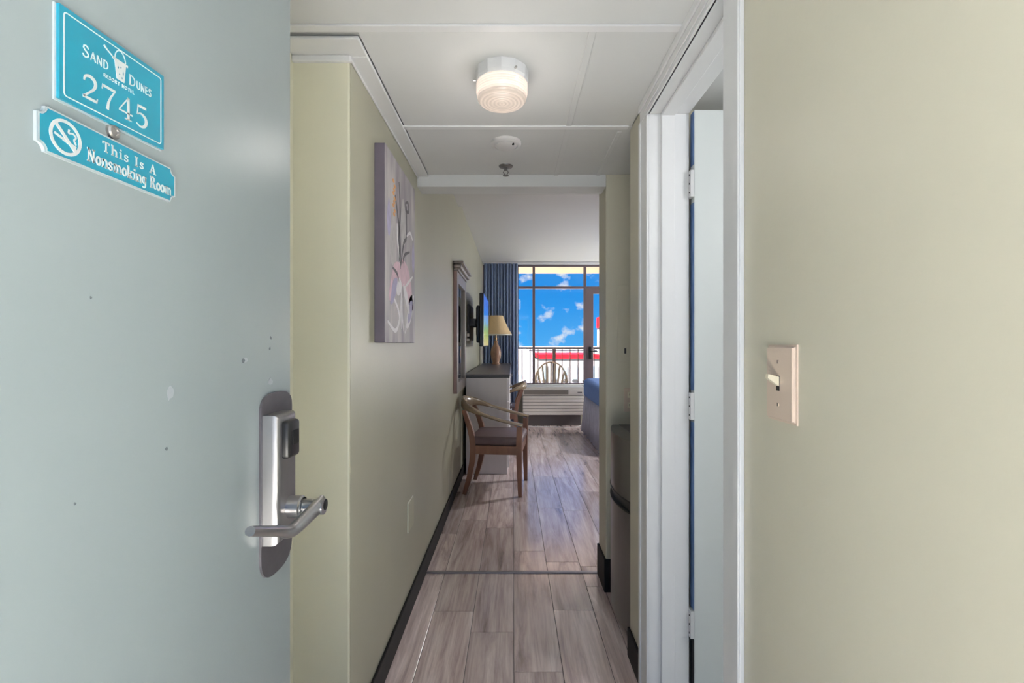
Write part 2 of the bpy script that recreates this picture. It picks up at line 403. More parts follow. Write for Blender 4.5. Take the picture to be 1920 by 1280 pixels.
# border strips along the pillar and the left wall
obj('border_strip', bx((-0.65, 1.345, HC-0.010), (XL+0.055, YP, HC), 0.003), 'trim_white', ce)
obj('border_strip', bx((XL, YP, HC-0.010), (XL+0.055, YH, HC), 0.003), 'trim_white', ce)
obj('pillar_cap', bx((-0.65, YP-0.012, HC-0.028), (XL+0.008, YP+0.002, HC-0.010), 0.003), 'trim_white', ce)
obj('wall_cap', bx((XL, YP, HC-0.018), (XL+0.006, YH, HC-0.010), 0.002), 'trim_white', ce)
struct('ceiling_room_near', bx((XL, YH+0.12, HR1), (XRR, 4.27, 2.75)), 'room_ceiling_paint', 'lower bedroom ceiling strip just past the header', 'ceiling')
struct('ceiling_room', bx((XL, 4.27, HR2), (XRR, YW, 2.75)), 'room_ceiling_paint', 'white bedroom ceiling running to the window', 'ceiling')

# ------------------------------------------------------------------ floor of planks
fl = thing('floor', (0, 0, 0), 'grey brown wood look plank tile floor', 'floor', kind='structure')
obj('grout_bed', bx((-0.8, -0.12, -0.06), (XRR, YW, -0.0035)), 'grout', fl)
PW, PL = 0.188, 0.915
pm = {}
def plank(x0, x1, y0, y1):
    if x1-x0 < 0.01 or y1-y0 < 0.02: return
    key = (round(x1-x0, 3), round(y1-y0, 3))
    g = 0.0012
    if key not in pm:
        o = obj('plank', bx((-(x1-x0)/2+g, -(y1-y0)/2+g, -0.0035), ((x1-x0)/2-g, (y1-y0)/2-g, 0.0), 0.0008, 1), 'plank', fl)
        pm[key] = o.data
    else:
        o = bpy.data.objects.new('plank', pm[key]); COL.objects.link(o); o.parent = fl
    o.location = ((x0+x1)/2, (y0+y1)/2, 0)
def plank_field(X0, X1, Y0, Y1, joints, seed):
    rnd = random.Random(seed)
    c = math.floor((X0-0.003)/PW)
    while 0.003+c*PW < X1:
        a, b = max(X0, 0.003+c*PW), min(X1, 0.003+(c+1)*PW)
        j = joints.get(c, Y0+rnd.random()*PL)
        y = j-math.ceil((j-Y0)/PL)*PL
        while y < Y1:
            plank(a, b, max(Y0, y), min(Y1, y+PL)); y += PL
        c += 1
plank_field(-0.65, XR, 0.0, YP, {-3: 1.1, -2: 1.355, -1: 1.19, 0: 0.935, 1: 1.36, 2: 0.7}, 1)
plank_field(XL, 1.1 if False else XR, YP, 2.645, {-3: 1.7, -2: 2.27, -1: 2.105, 0: 1.85, 1: 2.278, 2: 2.5}, 2)
plank_field(XR, 1.10, 1.94, YH, {}, 5)
plank_field(XL, XRR, 2.665, YW, {-3: 3.2, -2: 3.45, -1: 3.3, 0: 2.93, 1: 3.7, 2: 3.645, 3: 3.2}, 3)
tag(obj('threshold_strip', bx((XL+0.012, 2.643, -0.002), (XR-0.004, 2.667, 0.006), 0.003), 'threshold_metal'), 'thin grey metal threshold strip across the plank floor', 'threshold strip')

# baseboards
def bb(name, lo, hi, label): tag(obj(name, bx(lo, hi, 0.003), 'base_black'), label, 'baseboard', kind='structure')
bb('baseboard_left', (XL, YP, 0), (XL+0.011, YW, 0.10), 'black vinyl baseboard along the long green wall')
bb('baseboard_right', (XR-0.010, 1.758, 0), (XR, 1.95, 0.115), 'dark baseboard between white door casing and fridge')
bb('baseboard_partition', (XR-0.010, YH-0.010, 0), (XR+0.03, YH+0.2, 0.165), 'dark baseboard wrapping the wall end beside the fridge')

# ------------------------------------------------------------------ inner white doorway (far right) : trim and door
YO0, YO1 = 1.06, 1.665; ZO = 2.045
tr = thing('trim_1', (XR, YO0, 0), 'white moulded casing around the inner doorway', 'door casing', kind='structure')
def casing(y0, y1, outer):
    b = bx((XR-0.013, y0, 0), (XR, y1, ZO+0.06), 0.003)
    s = 1 if outer else -1
    return b
obj('casing_board', bx((XR-0.011, YO1, 0), (XR, YO1+0.088, ZO), 0.003), 'trim_white', tr)
obj('casing_band', bx((XR-0.017, YO1+0.066, 0), (XR-0.0105, YO1+0.088, ZO), 0.003), 'trim_white', tr)
obj('casing_board', bx((XR-0.011, YO0-0.08, 0), (XR, YO0, ZO), 0.003), 'trim_white', tr)
obj('casing_band', bx((XR-0.015, YO0-0.08, 0), (XR-0.0105, YO0-0.055, ZO), 0.002), 'trim_white', tr)
obj('head_casing', bx((XR-0.011, YO0-0.08, ZO), (XR+0.002, YO1+0.088, HC), 0.002), 'trim_white', tr)
obj('head_band', bx((XR-0.018, YO0-0.08, ZO+0.040), (XR-0.0105, YO1+0.088, HC-0.001), 0.003), 'trim_white', tr)
obj('head_bead', bx((XR-0.015, YO0-0.08, ZO+0.012), (XR-0.011, YO1+0.02, ZO+0.020), 0.0015), 'trim_white', tr)
# jamb boards
obj('jamb_board', bx((XR-0.006, YO1, 0), (0.606, YO1+0.06, ZO), 0.002), 'trim_white', tr)
obj('jamb_stop', bx((XR+0.038, YO1-0.011, 0), (XR+0.085, YO1, ZO), 0.003), 'trim_white', tr)
obj('jamb_board', bx((XR-0.006, YO0-0.06, 0), (0.606, YO0, ZO), 0.002), 'trim_white', tr)
obj('jamb_head', bx((XR-0.006, YO0-0.06, ZO), (0.606, YO1+0.06, ZO+0.04), 0.002), 'trim_white', tr)
obj('jamb_head_stop', bx((XR+0.038, YO0, ZO-0.011), (XR+0.085, YO1, ZO), 0.003), 'trim_white', tr)
d2 = thing('door_2', (0.615, 1.68, 0), 'white inner door swung open on painted hinges', 'door', kind='structure')
obj('leaf', bx((0.6165, 1.645, 0.012), (1.255, 1.680, 2.048), 0.002), 'door_white', d2)
for z0, z1, m in ((0.31, 1.70+0.0, 'edge_blue'),):
    pass
for z0, z1, m in ((0.012, 0.245, 'edge_dark'), (0.345, 0.985, 'edge_blue'), (1.095, 1.735, 'edge_blue'), (1.865, 2.046, 'edge_blue')):  # lowest dark strip is shade painted onto the edge
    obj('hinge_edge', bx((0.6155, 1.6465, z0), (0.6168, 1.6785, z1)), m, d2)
for zc in (0.295, 1.04, 1.80):
    hg = obj('hinge', bx((0.604, 1.646, zc-0.046), (0.6170, 1.6782, zc+0.046), 0.001, 1), 'hinge_white', d2)
    b = B()
    for k in range(5): cyl(b, (0.603, 1.676, zc-0.05+k*0.02), (0.603, 1.676, zc-0.032+k*0.02), 0.006, 10)
    obj('knuckle', b, 'hinge_white', hg, True)
    b = B()
    for k in range(3): cyl(b, (0.6035, 1.655, zc-0.03+k*0.03), (0.6025, 1.655, zc-0.03+k*0.03), 0.003, 8)
    obj('screw', b, 'edge_dark', hg)
kn = B(); lathe(kn, [(0.026, 0), (0.026, 0.006), (0.010, 0.010), (0.010, 0.035), (0.022, 0.045), (0.027, 0.058), (0.020, 0.068), (0.0, 0.070)], (0, 0, 0), 20)
bmesh.ops.rotate(kn, verts=kn.verts, cent=(0, 0, 0), matrix=Matrix.Rotation(PI/2, 3, 'X')); bmesh.ops.translate(kn, verts=kn.verts, vec=(1.19, 1.645, 0.95))
obj('knob', kn, 'chrome', d2, True)

# ------------------------------------------------------------------ entry door (left) and its lock
d1 = thing('door_1', (XD-0.02, 0.0, 0), 'open pale blue grey entry door with steel lever lock', 'door', kind='structure')
obj('leaf', bx((XD-0.044, 0.005, 0.008), (XD, 0.9125, 2.04), 0.0015), 'door_blue', d1)
for zc in (0.25, 1.1, 1.85):
    b = B(); cyl(b, (XD+0.001, 0.002, zc-0.05), (XD+0.001, 0.002, zc+0.05), 0.007, 10); obj('hinge', b, 'steel_screw', d1, True)
def door_uv(off_y, off_z):
    return lambda u, v, d: (XD+d, off_y+u, off_z+v)
def P2(px, py, xs_=XD):       # pixel on the door face -> (y, z), used for measuring only
    y = F*abs(xs_)/abs(px-962); return (y, H+(646-py)*y/F)
fn0 = door_uv(0, 0)
# scuffs and chips
for i, (px, py, r) in enumerate([(170, 558, 3), (508, 634, 3), (506, 654, 3), (312, 841, 3), (140, 944, 2.5), (456, 676, 4)]):
    y, z = P2(px, py); rr = r*y/F
    pts = [(y+rr*random.uniform(0.6, 1.5)*math.cos(t*PI/3), z+rr*random.uniform(0.7, 1.6)*math.sin(t*PI/3)) for t in range(6)]
    obj('scuff', prism(B(), pts, fn0, 0.0, 0.0004), 'scuff_grey', d1)
for (px, py, rx, ry) in [(318, 736, 9, 14), (506, 715, 8, 7), (460, 676, 8, 6)]:
    y, z = P2(px, py); kx, kz = rx*y/F*1.3, ry*y/F
    pts = [(y+kx*random.uniform(0.5, 1.2)*math.cos(t*PI/5), z+kz*random.uniform(0.5, 1.2)*math.sin(t*PI/5)) for t in range(10)]
    obj('residue', prism(B(), pts, fn0, 0.0, 0.0003), 'residue_pale', d1)
# lock
pl_c, pl_h = 0.8550, 0.0555
zt, zb = H-0.083, H-0.395
def sup(a0, a1, zc, rz, n=18):
    out = []
    for i in range(n+1):
        a = math.radians(a0+(a1-a0)*i/n); c, q = math.cos(a), math.sin(a)
        out.append((pl_c+pl_h*math.copysign(abs(c)**0.75, c), zc+rz*math.copysign(abs(q)**0.75, q)))
    return out
poly = sup(0, 180, zt-0.030, 0.030)+sup(180, 360, zb+0.040, 0.045)
lk = obj('lock_plate', prism(B(), poly, fn0, 0.0, 0.004), 'lock_dark', d1)
# housing: rounded column
hy0, hy1, hz0, hz1 = 0.803, 0.874, H-0.335, H-0.118
b = bx((XD+0.003, hy0, hz0), (XD+0.030, hy1, hz1))
es = [e for e in b.edges if (e.verts[0].co.x > XD+0.02 and e.verts[1].co.x > XD+0.02)]
bmesh.ops.bevel(b, geom=es, offset=0.011, segments=4, affect='EDGES', profile=0.55)
obj('lock_housing', b, 'nickel', lk, True)
b = bx((XD+0.026, 0.816, H-0.194), (XD+0.042, 0.860, H-0.130), 0.006, 3); obj('card_reader', b, 'black_plastic', lk, True)
b = bx((XD+0.0415, 0.828, H-0.172), (XD+0.0435, 0.852, H-0.147), 0.001, 1); obj('reader_window', b, 'hole_black', lk)
b = B(); lathe(b, [(0.019, 0), (0.019, 0.022), (0.0165, 0.024), (0.0165, 0.026)], (0, 0, 0), 28)
cyl(b, (0, 0, 0.024), (0, 0, 0.062), 0.0135, 24)
bmesh.ops.rotate(b, verts=b.verts, cent=(0, 0, 0), matrix=Matrix.Rotation(PI/2, 3, 'Y')); bmesh.ops.translate(b, verts=b.verts, vec=(XD+0.028, 0.846, H-0.283))
obj('lever_spindle', b, 'lever_metal', lk, True)
pth = smooth_path([(XD+0.082, 0.858, H-0.280), (XD+0.078, 0.83, H-0.284), (XD+0.068, 0.785, H-0.296), (XD+0.065, 0.762, H-0.295), (XD+0.063, 0.735, H-0.283), (XD+0.059, 0.664, H-0.256)], 6)
k = len(pth); rad = []
for i in range(k):
    t = i/(k-1); rad.append((0.0075+0.003*math.sin(PI*min(1, t*1.4)) if t < 0.7 else 0.0075, 0.0145*(1-t)+0.0068*t))
obj('lever_handle', sweep(B(), pth, rad, 14), 'lever_metal', lk, True)
b = B(); cyl(b, (XD+0.086, 0.851, H-0.281), (XD+0.0905, 0.851, H-0.281), 0.0095, 18); obj('key_cap', b, 'hole_black', lk, True)
# peephole
b = B(); prof = [(0.0075, 0), (0.0075, 0.003), (0.006, 0.0045), (0.004, 0.0045), (0.0035, 0.003), (0, 0.003)]
lathe(b, prof, (0, 0, 0), 20); bmesh.ops.rotate(b, verts=b.verts, cent=(0, 0, 0), matrix=Matrix.Rotation(PI/2, 3, 'Y'))
y, z = P2(209, 247); bmesh.ops.translate(b, verts=b.verts, vec=(XD, y, z)); obj('peephole', b, 'steel_screw', d1, True)
# entry frame
tr2 = thing('trim_2', (-0.43, 0, 0), 'white frame of the entry doorway', 'door frame', kind='structure')
obj('jamb_board', bx((-0.45, -0.13, 0), (-0.43, -0.002, 2.06)), 'trim_white', tr2)
obj('jamb_head', bx((-0.43, -0.13, 2.045), (XR, -0.002, 2.065)), 'trim_white', tr2)

# ------------------------------------------------------------------ lettering tools
def glyph(ch):
    """slab serif glyphs as strokes: list of (points, width); cap height 1, x height .66"""
    w, s = 0.16, 0.11
    G = {
     'T': (0.80, [([(0.04, 0.94), (0.76, 0.94)], s), ([(0.40, 0.98), (0.40, 0)], w), ([(0.22, 0.05), (0.58, 0.05)], s), ([(0.07, 0.96), (0.07, 0.74)], s), ([(0.73, 0.96), (0.73, 0.74)], s)]),
     'h': (0.74, [([(0.16, 1), (0.16, 0)], w), ([(0.02, 0.96), (0.2, 0.96)], s), ([(0.02, 0.05), (0.32, 0.05)], s), (arc(0.37, 0.42, 0.21, 0.20, 165, 0, 8)+[(0.58, 0.03)], w), ([(0.46, 0.05), (0.72, 0.05)], s)]),
     'i': (0.42, [([(0.2, 0.64), (0.2, 0)], w), ([(0.05, 0.61), (0.22, 0.61)], s), ([(0.03, 0.05), (0.38, 0.05)], s), ([(0.2, 0.78), (0.2, 0.95)], 0.18)]),
     's': (0.56, [([(0.46, 0.48), (0.42, 0.58), (0.26, 0.62), (0.11, 0.55), (0.11, 0.43), (0.27, 0.34), (0.44, 0.26), (0.45, 0.12), (0.28, 0.04), (0.1, 0.08), (0.06, 0.20)], 0.13)]),
     'I': (0.48, [([(0.23, 1), (0.23, 0)], w+0.02), ([(0.03, 0.95), (0.43, 0.95)], s), ([(0.03, 0.05), (0.43, 0.05)], s)]),
     'A': (0.92, [([(0.44, 0.98), (0.16, 0.04)], 0.11), ([(0.44, 0.98), (0.74, 0.04)], w), ([(0.26, 0.32), (0.64, 0.32)], 0.09), ([(0.02, 0.05), (0.30, 0.05)], s), ([(0.58, 0.05), (0.90, 0.05)], s)]),
     'N': (0.94, [([(0.18, 1), (0.18, 0)], 0.12), ([(0.18, 0.98), (0.74, 0.02)], w), ([(0.74, 1), (0.74, 0)], 0.12), ([(0.02, 0.95), (0.26, 0.95)], s), ([(0.02, 0.05), (0.34, 0.05)], s), ([(0.58, 0.95), (0.90, 0.95)], s)]),
     'o': (0.64, [(arc(0.31, 0.33, 0.23, 0.28, 0, 360, 18), w)]),
     'n': (0.74, [([(0.16, 0.64), (0.16, 0)], w), ([(0.02, 0.61), (0.2, 0.61)], s), ([(0.02, 0.05), (0.32, 0.05)], s), (arc(0.37, 0.42, 0.21, 0.20, 165, 0, 8)+[(0.58, 0.03)], w), ([(0.46, 0.05), (0.72, 0.05)], s)]),
     'm': (1.06, [([(0.15, 0.64), (0.15, 0)], 0.14), ([(0.02, 0.61), (0.2, 0.61)], s), ([(0.02, 0.05), (0.29, 0.05)], s), (arc(0.33, 0.44, 0.19, 0.18, 165, 0, 8)+[(0.52, 0.03)], 0.14), (arc(0.70, 0.44, 0.19, 0.18, 165, 0, 8)+[(0.89, 0.03)], 0.14), ([(0.42, 0.05), (0.64, 0.05)], s), ([(0.80, 0.05), (1.03, 0.05)], s)]),
     'k': (0.74, [([(0.16, 1), (0.16, 0)], w), ([(0.02, 0.96), (0.2, 0.96)], s), ([(0.02, 0.05), (0.32, 0.05)], s), ([(0.18, 0.24), (0.56, 0.58)], 0.11), ([(0.32, 0.36), (0.60, 0.04)], w), ([(0.42, 0.61), (0.70, 0.61)], s), ([(0.46, 0.05), (0.74, 0.05)], s)]),
     'g': (0.66, [(arc(0.28, 0.36, 0.20, 0.25, 0, 360, 16), 0.13), ([(0.50, 0.62), (0.50, -0.08), (0.42, -0.22), (0.26, -0.26), (0.08, -0.20)], 0.13), ([(0.46, 0.61), (0.64, 0.61)], s)]),
     'R': (0.92, [([(0.20, 1), (0.20, 0)], w), ([(0.02, 0.95), (0.3, 0.95)], s), ([(0.02, 0.05), (0.38, 0.05)], s), ([(0.2, 0.95), (0.46, 0.95), (0.62, 0.88), (0.66, 0.74), (0.60, 0.60), (0.46, 0.52), (0.2, 0.52)], 0.13), ([(0.46, 0.52), (0.72, 0.05)], w), ([(0.66, 0.05), (0.90, 0.05)], s)]),
     '2': (0.70, [(smooth_path([(0.10, 0.70), (0.14, 0.88), (0.32, 0.97), (0.50, 0.88), (0.54, 0.70), (0.46, 0.50), (0.28, 0.28), (0.07, 0.06)], 4), 'two'), ([(0.05, 0.055), (0.60, 0.055)], 0.11), ([(0.59, 0.02), (0.62, 0.20)], 0.05)]),
     '7': (0.70, [([(0.06, 0.93), (0.62, 0.93)], 0.11), ([(0.08, 0.95), (0.06, 0.76)], 0.05), ([(0.60, 0.92), (0.42, 0.58), (0.32, 0.30), (0.28, 0.0)], [0.05, 0.08, 0.11, 0.14])]),
     '4': (0.72, [([(0.46, 0.99), (0.05, 0.32)], 0.05), ([(0.03, 0.29), (0.66, 0.29)], 0.07), ([(0.46, 1.0), (0.46, 0.0)], 0.13), ([(0.30, 0.02), (0.62, 0.02)], 0.05)]),
     '5': (0.70, [([(0.14, 0.93), (0.56, 0.95)], 0.12), ([(0.15, 0.97), (0.12, 0.52)], 0.05), (smooth_path([(0.11, 0.52), (0.30, 0.62), (0.50, 0.52), (0.57, 0.32), (0.48, 0.10), (0.28, 0.01), (0.08, 0.10)], 4), 'five')]),
     'S': (0.62, [([(0.52, 0.78), (0.46, 0.92), (0.30, 0.98), (0.14, 0.90), (0.10, 0.74), (0.20, 0.60), (0.36, 0.50), (0.50, 0.38), (0.52, 0.20), (0.40, 0.06), (0.24, 0.02), (0.10, 0.08), (0.05, 0.22)], 0.12)]),
     'D': (0.80, [([(0.14, 1), (0.14, 0)], 0.14), ([(0.04, 0.96), (0.30, 0.96), (0.52, 0.88), (0.66, 0.70), (0.68, 0.50), (0.66, 0.30), (0.52, 0.12), (0.30, 0.04), (0.04, 0.04)], 0.11)]),
     'U': (0.78, [([(0.12, 1), (0.12, 0.32), (0.20, 0.10), (0.38, 0.02), (0.56, 0.10), (0.64, 0.32), (0.64, 1)], 0.12)]),
     'E': (0.62, [([(0.12, 1), (0.12, 0)], 0.14), ([(0.08, 0.95), (0.54, 0.95)], 0.10), ([(0.08, 0.52), (0.48, 0.52)], 0.10), ([(0.08, 0.05), (0.56, 0.05)], 0.10)]),
     'a': (0.80, [([(0.38, 1), (0.06, 0)], 0.10), ([(0.38, 1), (0.72, 0)], 0.14), ([(0.18, 0.34), (0.60, 0.34)], 0.09)]),
     'q': (0.86, [([(0.12, 1), (0.12, 0)], 0.10), ([(0.12, 1), (0.68, 0)], 0.14), ([(0.68, 1), (0.68, 0)], 0.10)]),
     'r': (0.74, [([(0.14, 1), (0.14, 0)], 0.17), ([(0.14, 0.93), (0.44, 0.93), (0.58, 0.76), (0.44, 0.54), (0.14, 0.54)], 0.15), ([(0.36, 0.54), (0.64, 0)], 0.17)]),
     'O': (0.84, [(arc(0.40, 0.5, 0.31, 0.43, 0, 360, 16), 0.16)]),
     't': (0.70, [([(0.04, 0.93), (0.66, 0.93)], 0.15), ([(0.35, 0.95), (0.35, 0)], 0.17)]),
     'H': (0.80, [([(0.14, 1), (0.14, 0)], 0.17), ([(0.66, 1), (0.66, 0)], 0.17), ([(0.14, 0.5), (0.66, 0.5)], 0.15)]),
     'L': (0.60, [([(0.14, 1), (0.14, 0)], 0.17), ([(0.1, 0.07), (0.56, 0.07)], 0.15)]),
     ' ': (0.42, [])}
    return G[ch]
def text_width(t, track=0.06): return sum(glyph(c)[0]+track for c in t)-track
def letters(bm, t, u, v, h, width, fn, d0, d1, track=0.06, slope=0.0):
    k = width/text_width(t, track); x = u
    for c in t:
        adv, strokes = glyph(c)
        for pts, w in strokes:
            pts = [(p[0], p[1]) for p in pts]
            if w == 'two': w = [0.12*h*(0.5+0.6*math.sin(PI*min(1, i/(len(pts)-1)*1.15))**2)+0.02*h for i in range(len(pts))]
            elif w == 'five': w = [0.15*h*(0.35+0.75*math.sin(PI*i/(len(pts)-1))**2) for i in range(len(pts))]
            elif isinstance(w, list): w = [a*h for a in w]
            else: w = w*h
            q = [(x+p[0]*k, v+p[1]*h+slope*(x+p[0]*k-u)) for p in pts]
            ribbon(bm, q, w, fn, d0, d1)
        x += (adv+track)*k
    return bm
def rrect(u0, v0, u1, v1, r, n=5):
    return arc(u1-r, v1-r, r, r, 0, 90, n)+arc(u0+r, v1-r, r, r, 90, 180, n)+arc(u0+r, v0+r, r, r, 180, 270, n)+arc(u1-r, v0+r, r, r, 270, 360, n)
def loop_line(bm, poly, w, fn, d0, d1): return ribbon(bm, list(poly)+[poly[0], poly[1]], w, fn, d0, d1)

# room number sign
W1, H1 = 0.1325, 0.087; sy, sz = 0.443, H+0.2290
s1 = thing('room_sign', (XD, sy, sz), 'teal room number plaque reading 2745 on the blue door', 'sign')
tl = 0.045
f1 = lambda u, v, d: (XD+d, sy+u, sz+v+tl*(u-W1/2))
obj('backing', prism(B(), [(-0.002, -0.002), (W1, -0.002), (W1, H1), (-0.002, H1)], f1, 0.0, 0.0016), 'sign_back', s1)
obj('plaque', prism(B(), [(0, 0), (W1, 0), (W1, H1), (0, H1)], f1, 0.0016, 0.0045), 'sign_teal', s1)
b = B(); loop_line(b, rrect(0.0045, 0.0045, W1-0.005, H1-0.005, 0.003), 0.0011, f1, 0.0045, 0.0049); obj('border_line', b, 'print_white', s1)
b = B(); letters(b, '2745', 0.0225, 0.0125, 0.0240, 0.0860, f1, 0.0045, 0.0049, 0.05); obj('lettering', b, 'print_white', s1)
b = B()
letters(b, 'S', 0.0235, 0.0520, 0.0118, 0.0078, f1, 0.0045, 0.0049); letters(b, 'aqD', 0.0322, 0.0525, 0.0088, 0.0215, f1, 0.0045, 0.0049)
obj('lettering', b, 'print_white', s1); b = B()
letters(b, 'D', 0.0800, 0.0520, 0.0112, 0.0095, f1, 0.0045, 0.0049); letters(b, 'UqES', 0.0905, 0.0525, 0.0086, 0.0220, f1, 0.0045, 0.0049)
obj('lettering', b, 'print_white', s1)
b = B(); letters(b, 'rESOrt HOtEL', 0.0475, 0.0440, 0.0036, 0.0400, f1, 0.0045, 0.0049, 0.10); obj('lettering', b, 'print_white', s1)
# beach pail emblem
b = B()
prism(b, [(0.0608, 0.0690), (0.0760, 0.0690), (0.0738, 0.0500), (0.0640, 0.0500)], f1, 0.0045, 0.0049)
ribbon(b, [(0.0585, 0.0695), (0.0785, 0.0695)], 0.0022, f1, 0.0045, 0.0050)
ribbon(b, arc(0.0685, 0.0700, 0.0070, 0.0110, 5, 175, 14), 0.0010, f1, 0.0045, 0.0049)
ribbon(b, [(0.0480, 0.0760), (0.0520, 0.0735), (0.0620, 0.0690)], [0.0022, 0.0014, 0.0012], f1, 0.0045, 0.0050)
obj('emblem', b, 'print_white', s1)
b = B()
for (u, v, w_, h_) in ((0.0655, 0.0625, 0.0016, 0.0030), (0.0690, 0.0640, 0.0014, 0.0024), (0.0720, 0.0590, 0.0012, 0.0050), (0.0672, 0.0560, 0.0020, 0.0016), (0.0705, 0.0535, 0.0012, 0.0026)):
    prism(b, [(u, v-h_/2), (u+w_/2, v), (u, v+h_/2), (u-w_/2, v)], f1, 0.0049, 0.0051)
obj('emblem_detail', b, 'sign_teal', s1)

# no smoking sign
W2, H2 = 0.172, 0.041; ny, nz_ = 0.4233, H+0.1725
s2 = thing('no_smoking_sign', (XD, ny, nz_), 'long teal plaque with no smoking symbol on the blue door', 'sign')
tl2 = 0.010
f2 = lambda u, v, d: (XD+d, ny+u, nz_+v+tl2*(u-W2/2))
def notched(i, r, n=6):
    a, b_, c, d = i, i, W2-i, H2-i
    return (arc(a, b_, r, r, 90, 0, n)+arc(c, b_, r, r, 180, 90, n)+arc(c, d, r, r, 270, 180, n)+arc(a, d, r, r, 360, 270, n))
obj('backing', prism(B(), notched(0, 0.0075), f2, 0.0, 0.003), 'sign_back', s2)
obj('plaque', prism(B(), notched(0.0016, 0.0075), f2, 0.003, 0.0042), 'sign_teal', s2)
cu, cv, cr_ = 0.0262, 0.0203, 0.0148
b = B(); ribbon(b, arc(cu, cv, cr_, cr_, 0, 360, 36), 0.0030, f2, 0.0042, 0.0047)
ribbon(b, [(cu-cr_*0.7, cv+cr_*0.7), (cu+cr_*0.7, cv-cr_*0.7)], 0.0030, f2, 0.0042, 0.0048)
ribbon(b, [(cu-0.0115, cv+0.0005), (cu-0.003, cv-0.0020)], 0.0022, f2, 0.0042, 0.0046)
ribbon(b, [(cu-0.003, cv-0.0020), (cu+0.0105, cv-0.0060)], 0.0030, f2, 0.0042, 0.0046)
ribbon(b, smooth_path([(cu+0.0105, cv-0.003), (cu+0.0085, cv+0.001), (cu+0.0105, cv+0.004), (cu+0.0075, cv+0.0065), (cu+0.003, cv+0.0055), (cu+0.0035, cv+0.009)], 4), 0.0016, f2, 0.0042, 0.0046)
obj('symbol', b, 'print_white', s2)
b = B(); letters(b, 'This Is A', 0.0660, 0.0238, 0.0108, 0.0740, f2, 0.0042, 0.0046, 0.14); obj('lettering', b, 'print_white', s2)
b = B(); letters(b, 'Nonsmoking Room', 0.0485, 0.0075, 0.0132, 0.1165, f2, 0.0042, 0.0046, 0.04); obj('lettering', b, 'print_white', s2)
b = B(); loop_line(b, notched(0.0008, 0.0075), 0.0012, f2, 0.0042, 0.0044); obj('border_line', b, 'sign_back', s2)

# ------------------------------------------------------------------ ceiling lamp
lc = (-0.035, 1.525, HC)
cl = thing('ceiling_lamp', lc, 'round flush ceiling lamp with ribbed swirl glass', 'lamp')
b = B(); lathe(b, [(0, 0), (0.083, 0), (0.083, -0.030), (0.080, -0.038), (0.074, -0.040), (0, -0.040)], lc, 12); obj('base', b, 'lamp_base_white', cl)
prof = [(0.0, -0.038), (0.074, -0.038)]
for i in range(7):
    z0 = -0.040-i*0.0075; r0 = 0.080-0.0016*max(0, i-3)
    prof += [(r0-0.0012, z0), (r0+0.0012, z0-0.003), (r0+0.0012, z0-0.0045), (r0-0.0012, z0-0.0072)]
for i in range(7):
    r0 = 0.066-i*0.0094; zz = -0.0975-(0.0006*i)
    prof += [(r0+0.003, zz), (r0, zz-0.0016), (max(r0-0.004, 0.001), zz)]
prof += [(0.0, -0.1015)]
b = B(); lathe(b, prof, lc, 48); obj('glass_shade', b, 'lamp_glass', cl, 'all')
for an in (60, 180, 300):
    a = math.radians(an); b = B(); cyl(b, (lc[0]+0.080*math.cos(a), lc[1]+0.080*math.sin(a), HC-0.028), (lc[0]+0.090*math.cos(a), lc[1]+0.090*math.sin(a), HC-0.028), 0.0035, 10); obj('thumb_screw', b, 'steel_screw', cl)
ld = bpy.data.lights.new('ceiling_lamp_light', 'POINT'); ld.energy = 1.35; ld.shadow_soft_size = 0.07; ld.color = (1, 0.95, 0.9)
lo = bpy.data.objects.new('ceiling_lamp_light', ld); COL.objects.link(lo); lo.location = (lc[0], lc[1], HC-0.25)

# smoke detector, sprinkler
dc = (-0.030, 2.055, HC)
t = thing('smoke_detector', dc, 'flat white round smoke detector on the hall ceiling', 'smoke detector')
b = B(); lathe(b, [(0, 0), (0.064, 0), (0.064, -0.010), (0.058, -0.016), (0.050, -0.017), (0.049, -0.014), (0.046, -0.014), (0.045, -0.019), (0.030, -0.024), (0, -0.025)], dc, 36); obj('body', b, 'detector_white', t, True)
b = B(); cyl(b, (dc[0]+0.03, dc[1]-0.03, HC-0.017), (dc[0]+0.03, dc[1]-0.03, HC-0.024), 0.0045, 10); obj('indicator', b, 'hole_black', t)
qc = (-0.035, 2.33, HC)
t = thing('sprinkler', qc, 'small metal fire sprinkler head on the hall ceiling', 'sprinkler')
b = B(); lathe(b, [(0, 0), (0.034, 0), (0.033, -0.004), (0.014, -0.008), (0, -0.008)], qc, 24); obj('escutcheon', b, 'sprinkler_metal', t, True)
b = B(); cyl(b, (qc[0], qc[1], HC-0.006), (qc[0], qc[1], HC-0.02), 0.008, 12); obj('stem', b, 'sprinkler_metal', t, True)
for s in (-1, 1):
    obj('frame_arm', sweep(B(), [(qc[0]+s*0.006, qc[1], HC-0.018), (qc[0]+s*0.012, qc[1], HC-0.030), (qc[0]+s*0.004, qc[1], HC-0.045)], 0.0022, 8), 'sprinkler_metal', t, True)
b = B(); lathe(b, [(0, 0), (0.014, 0), (0.014, -0.0015), (0, -0.0015)], (qc[0], qc[1], HC-0.045), 16); obj('deflector', b, 'sprinkler_metal', t)

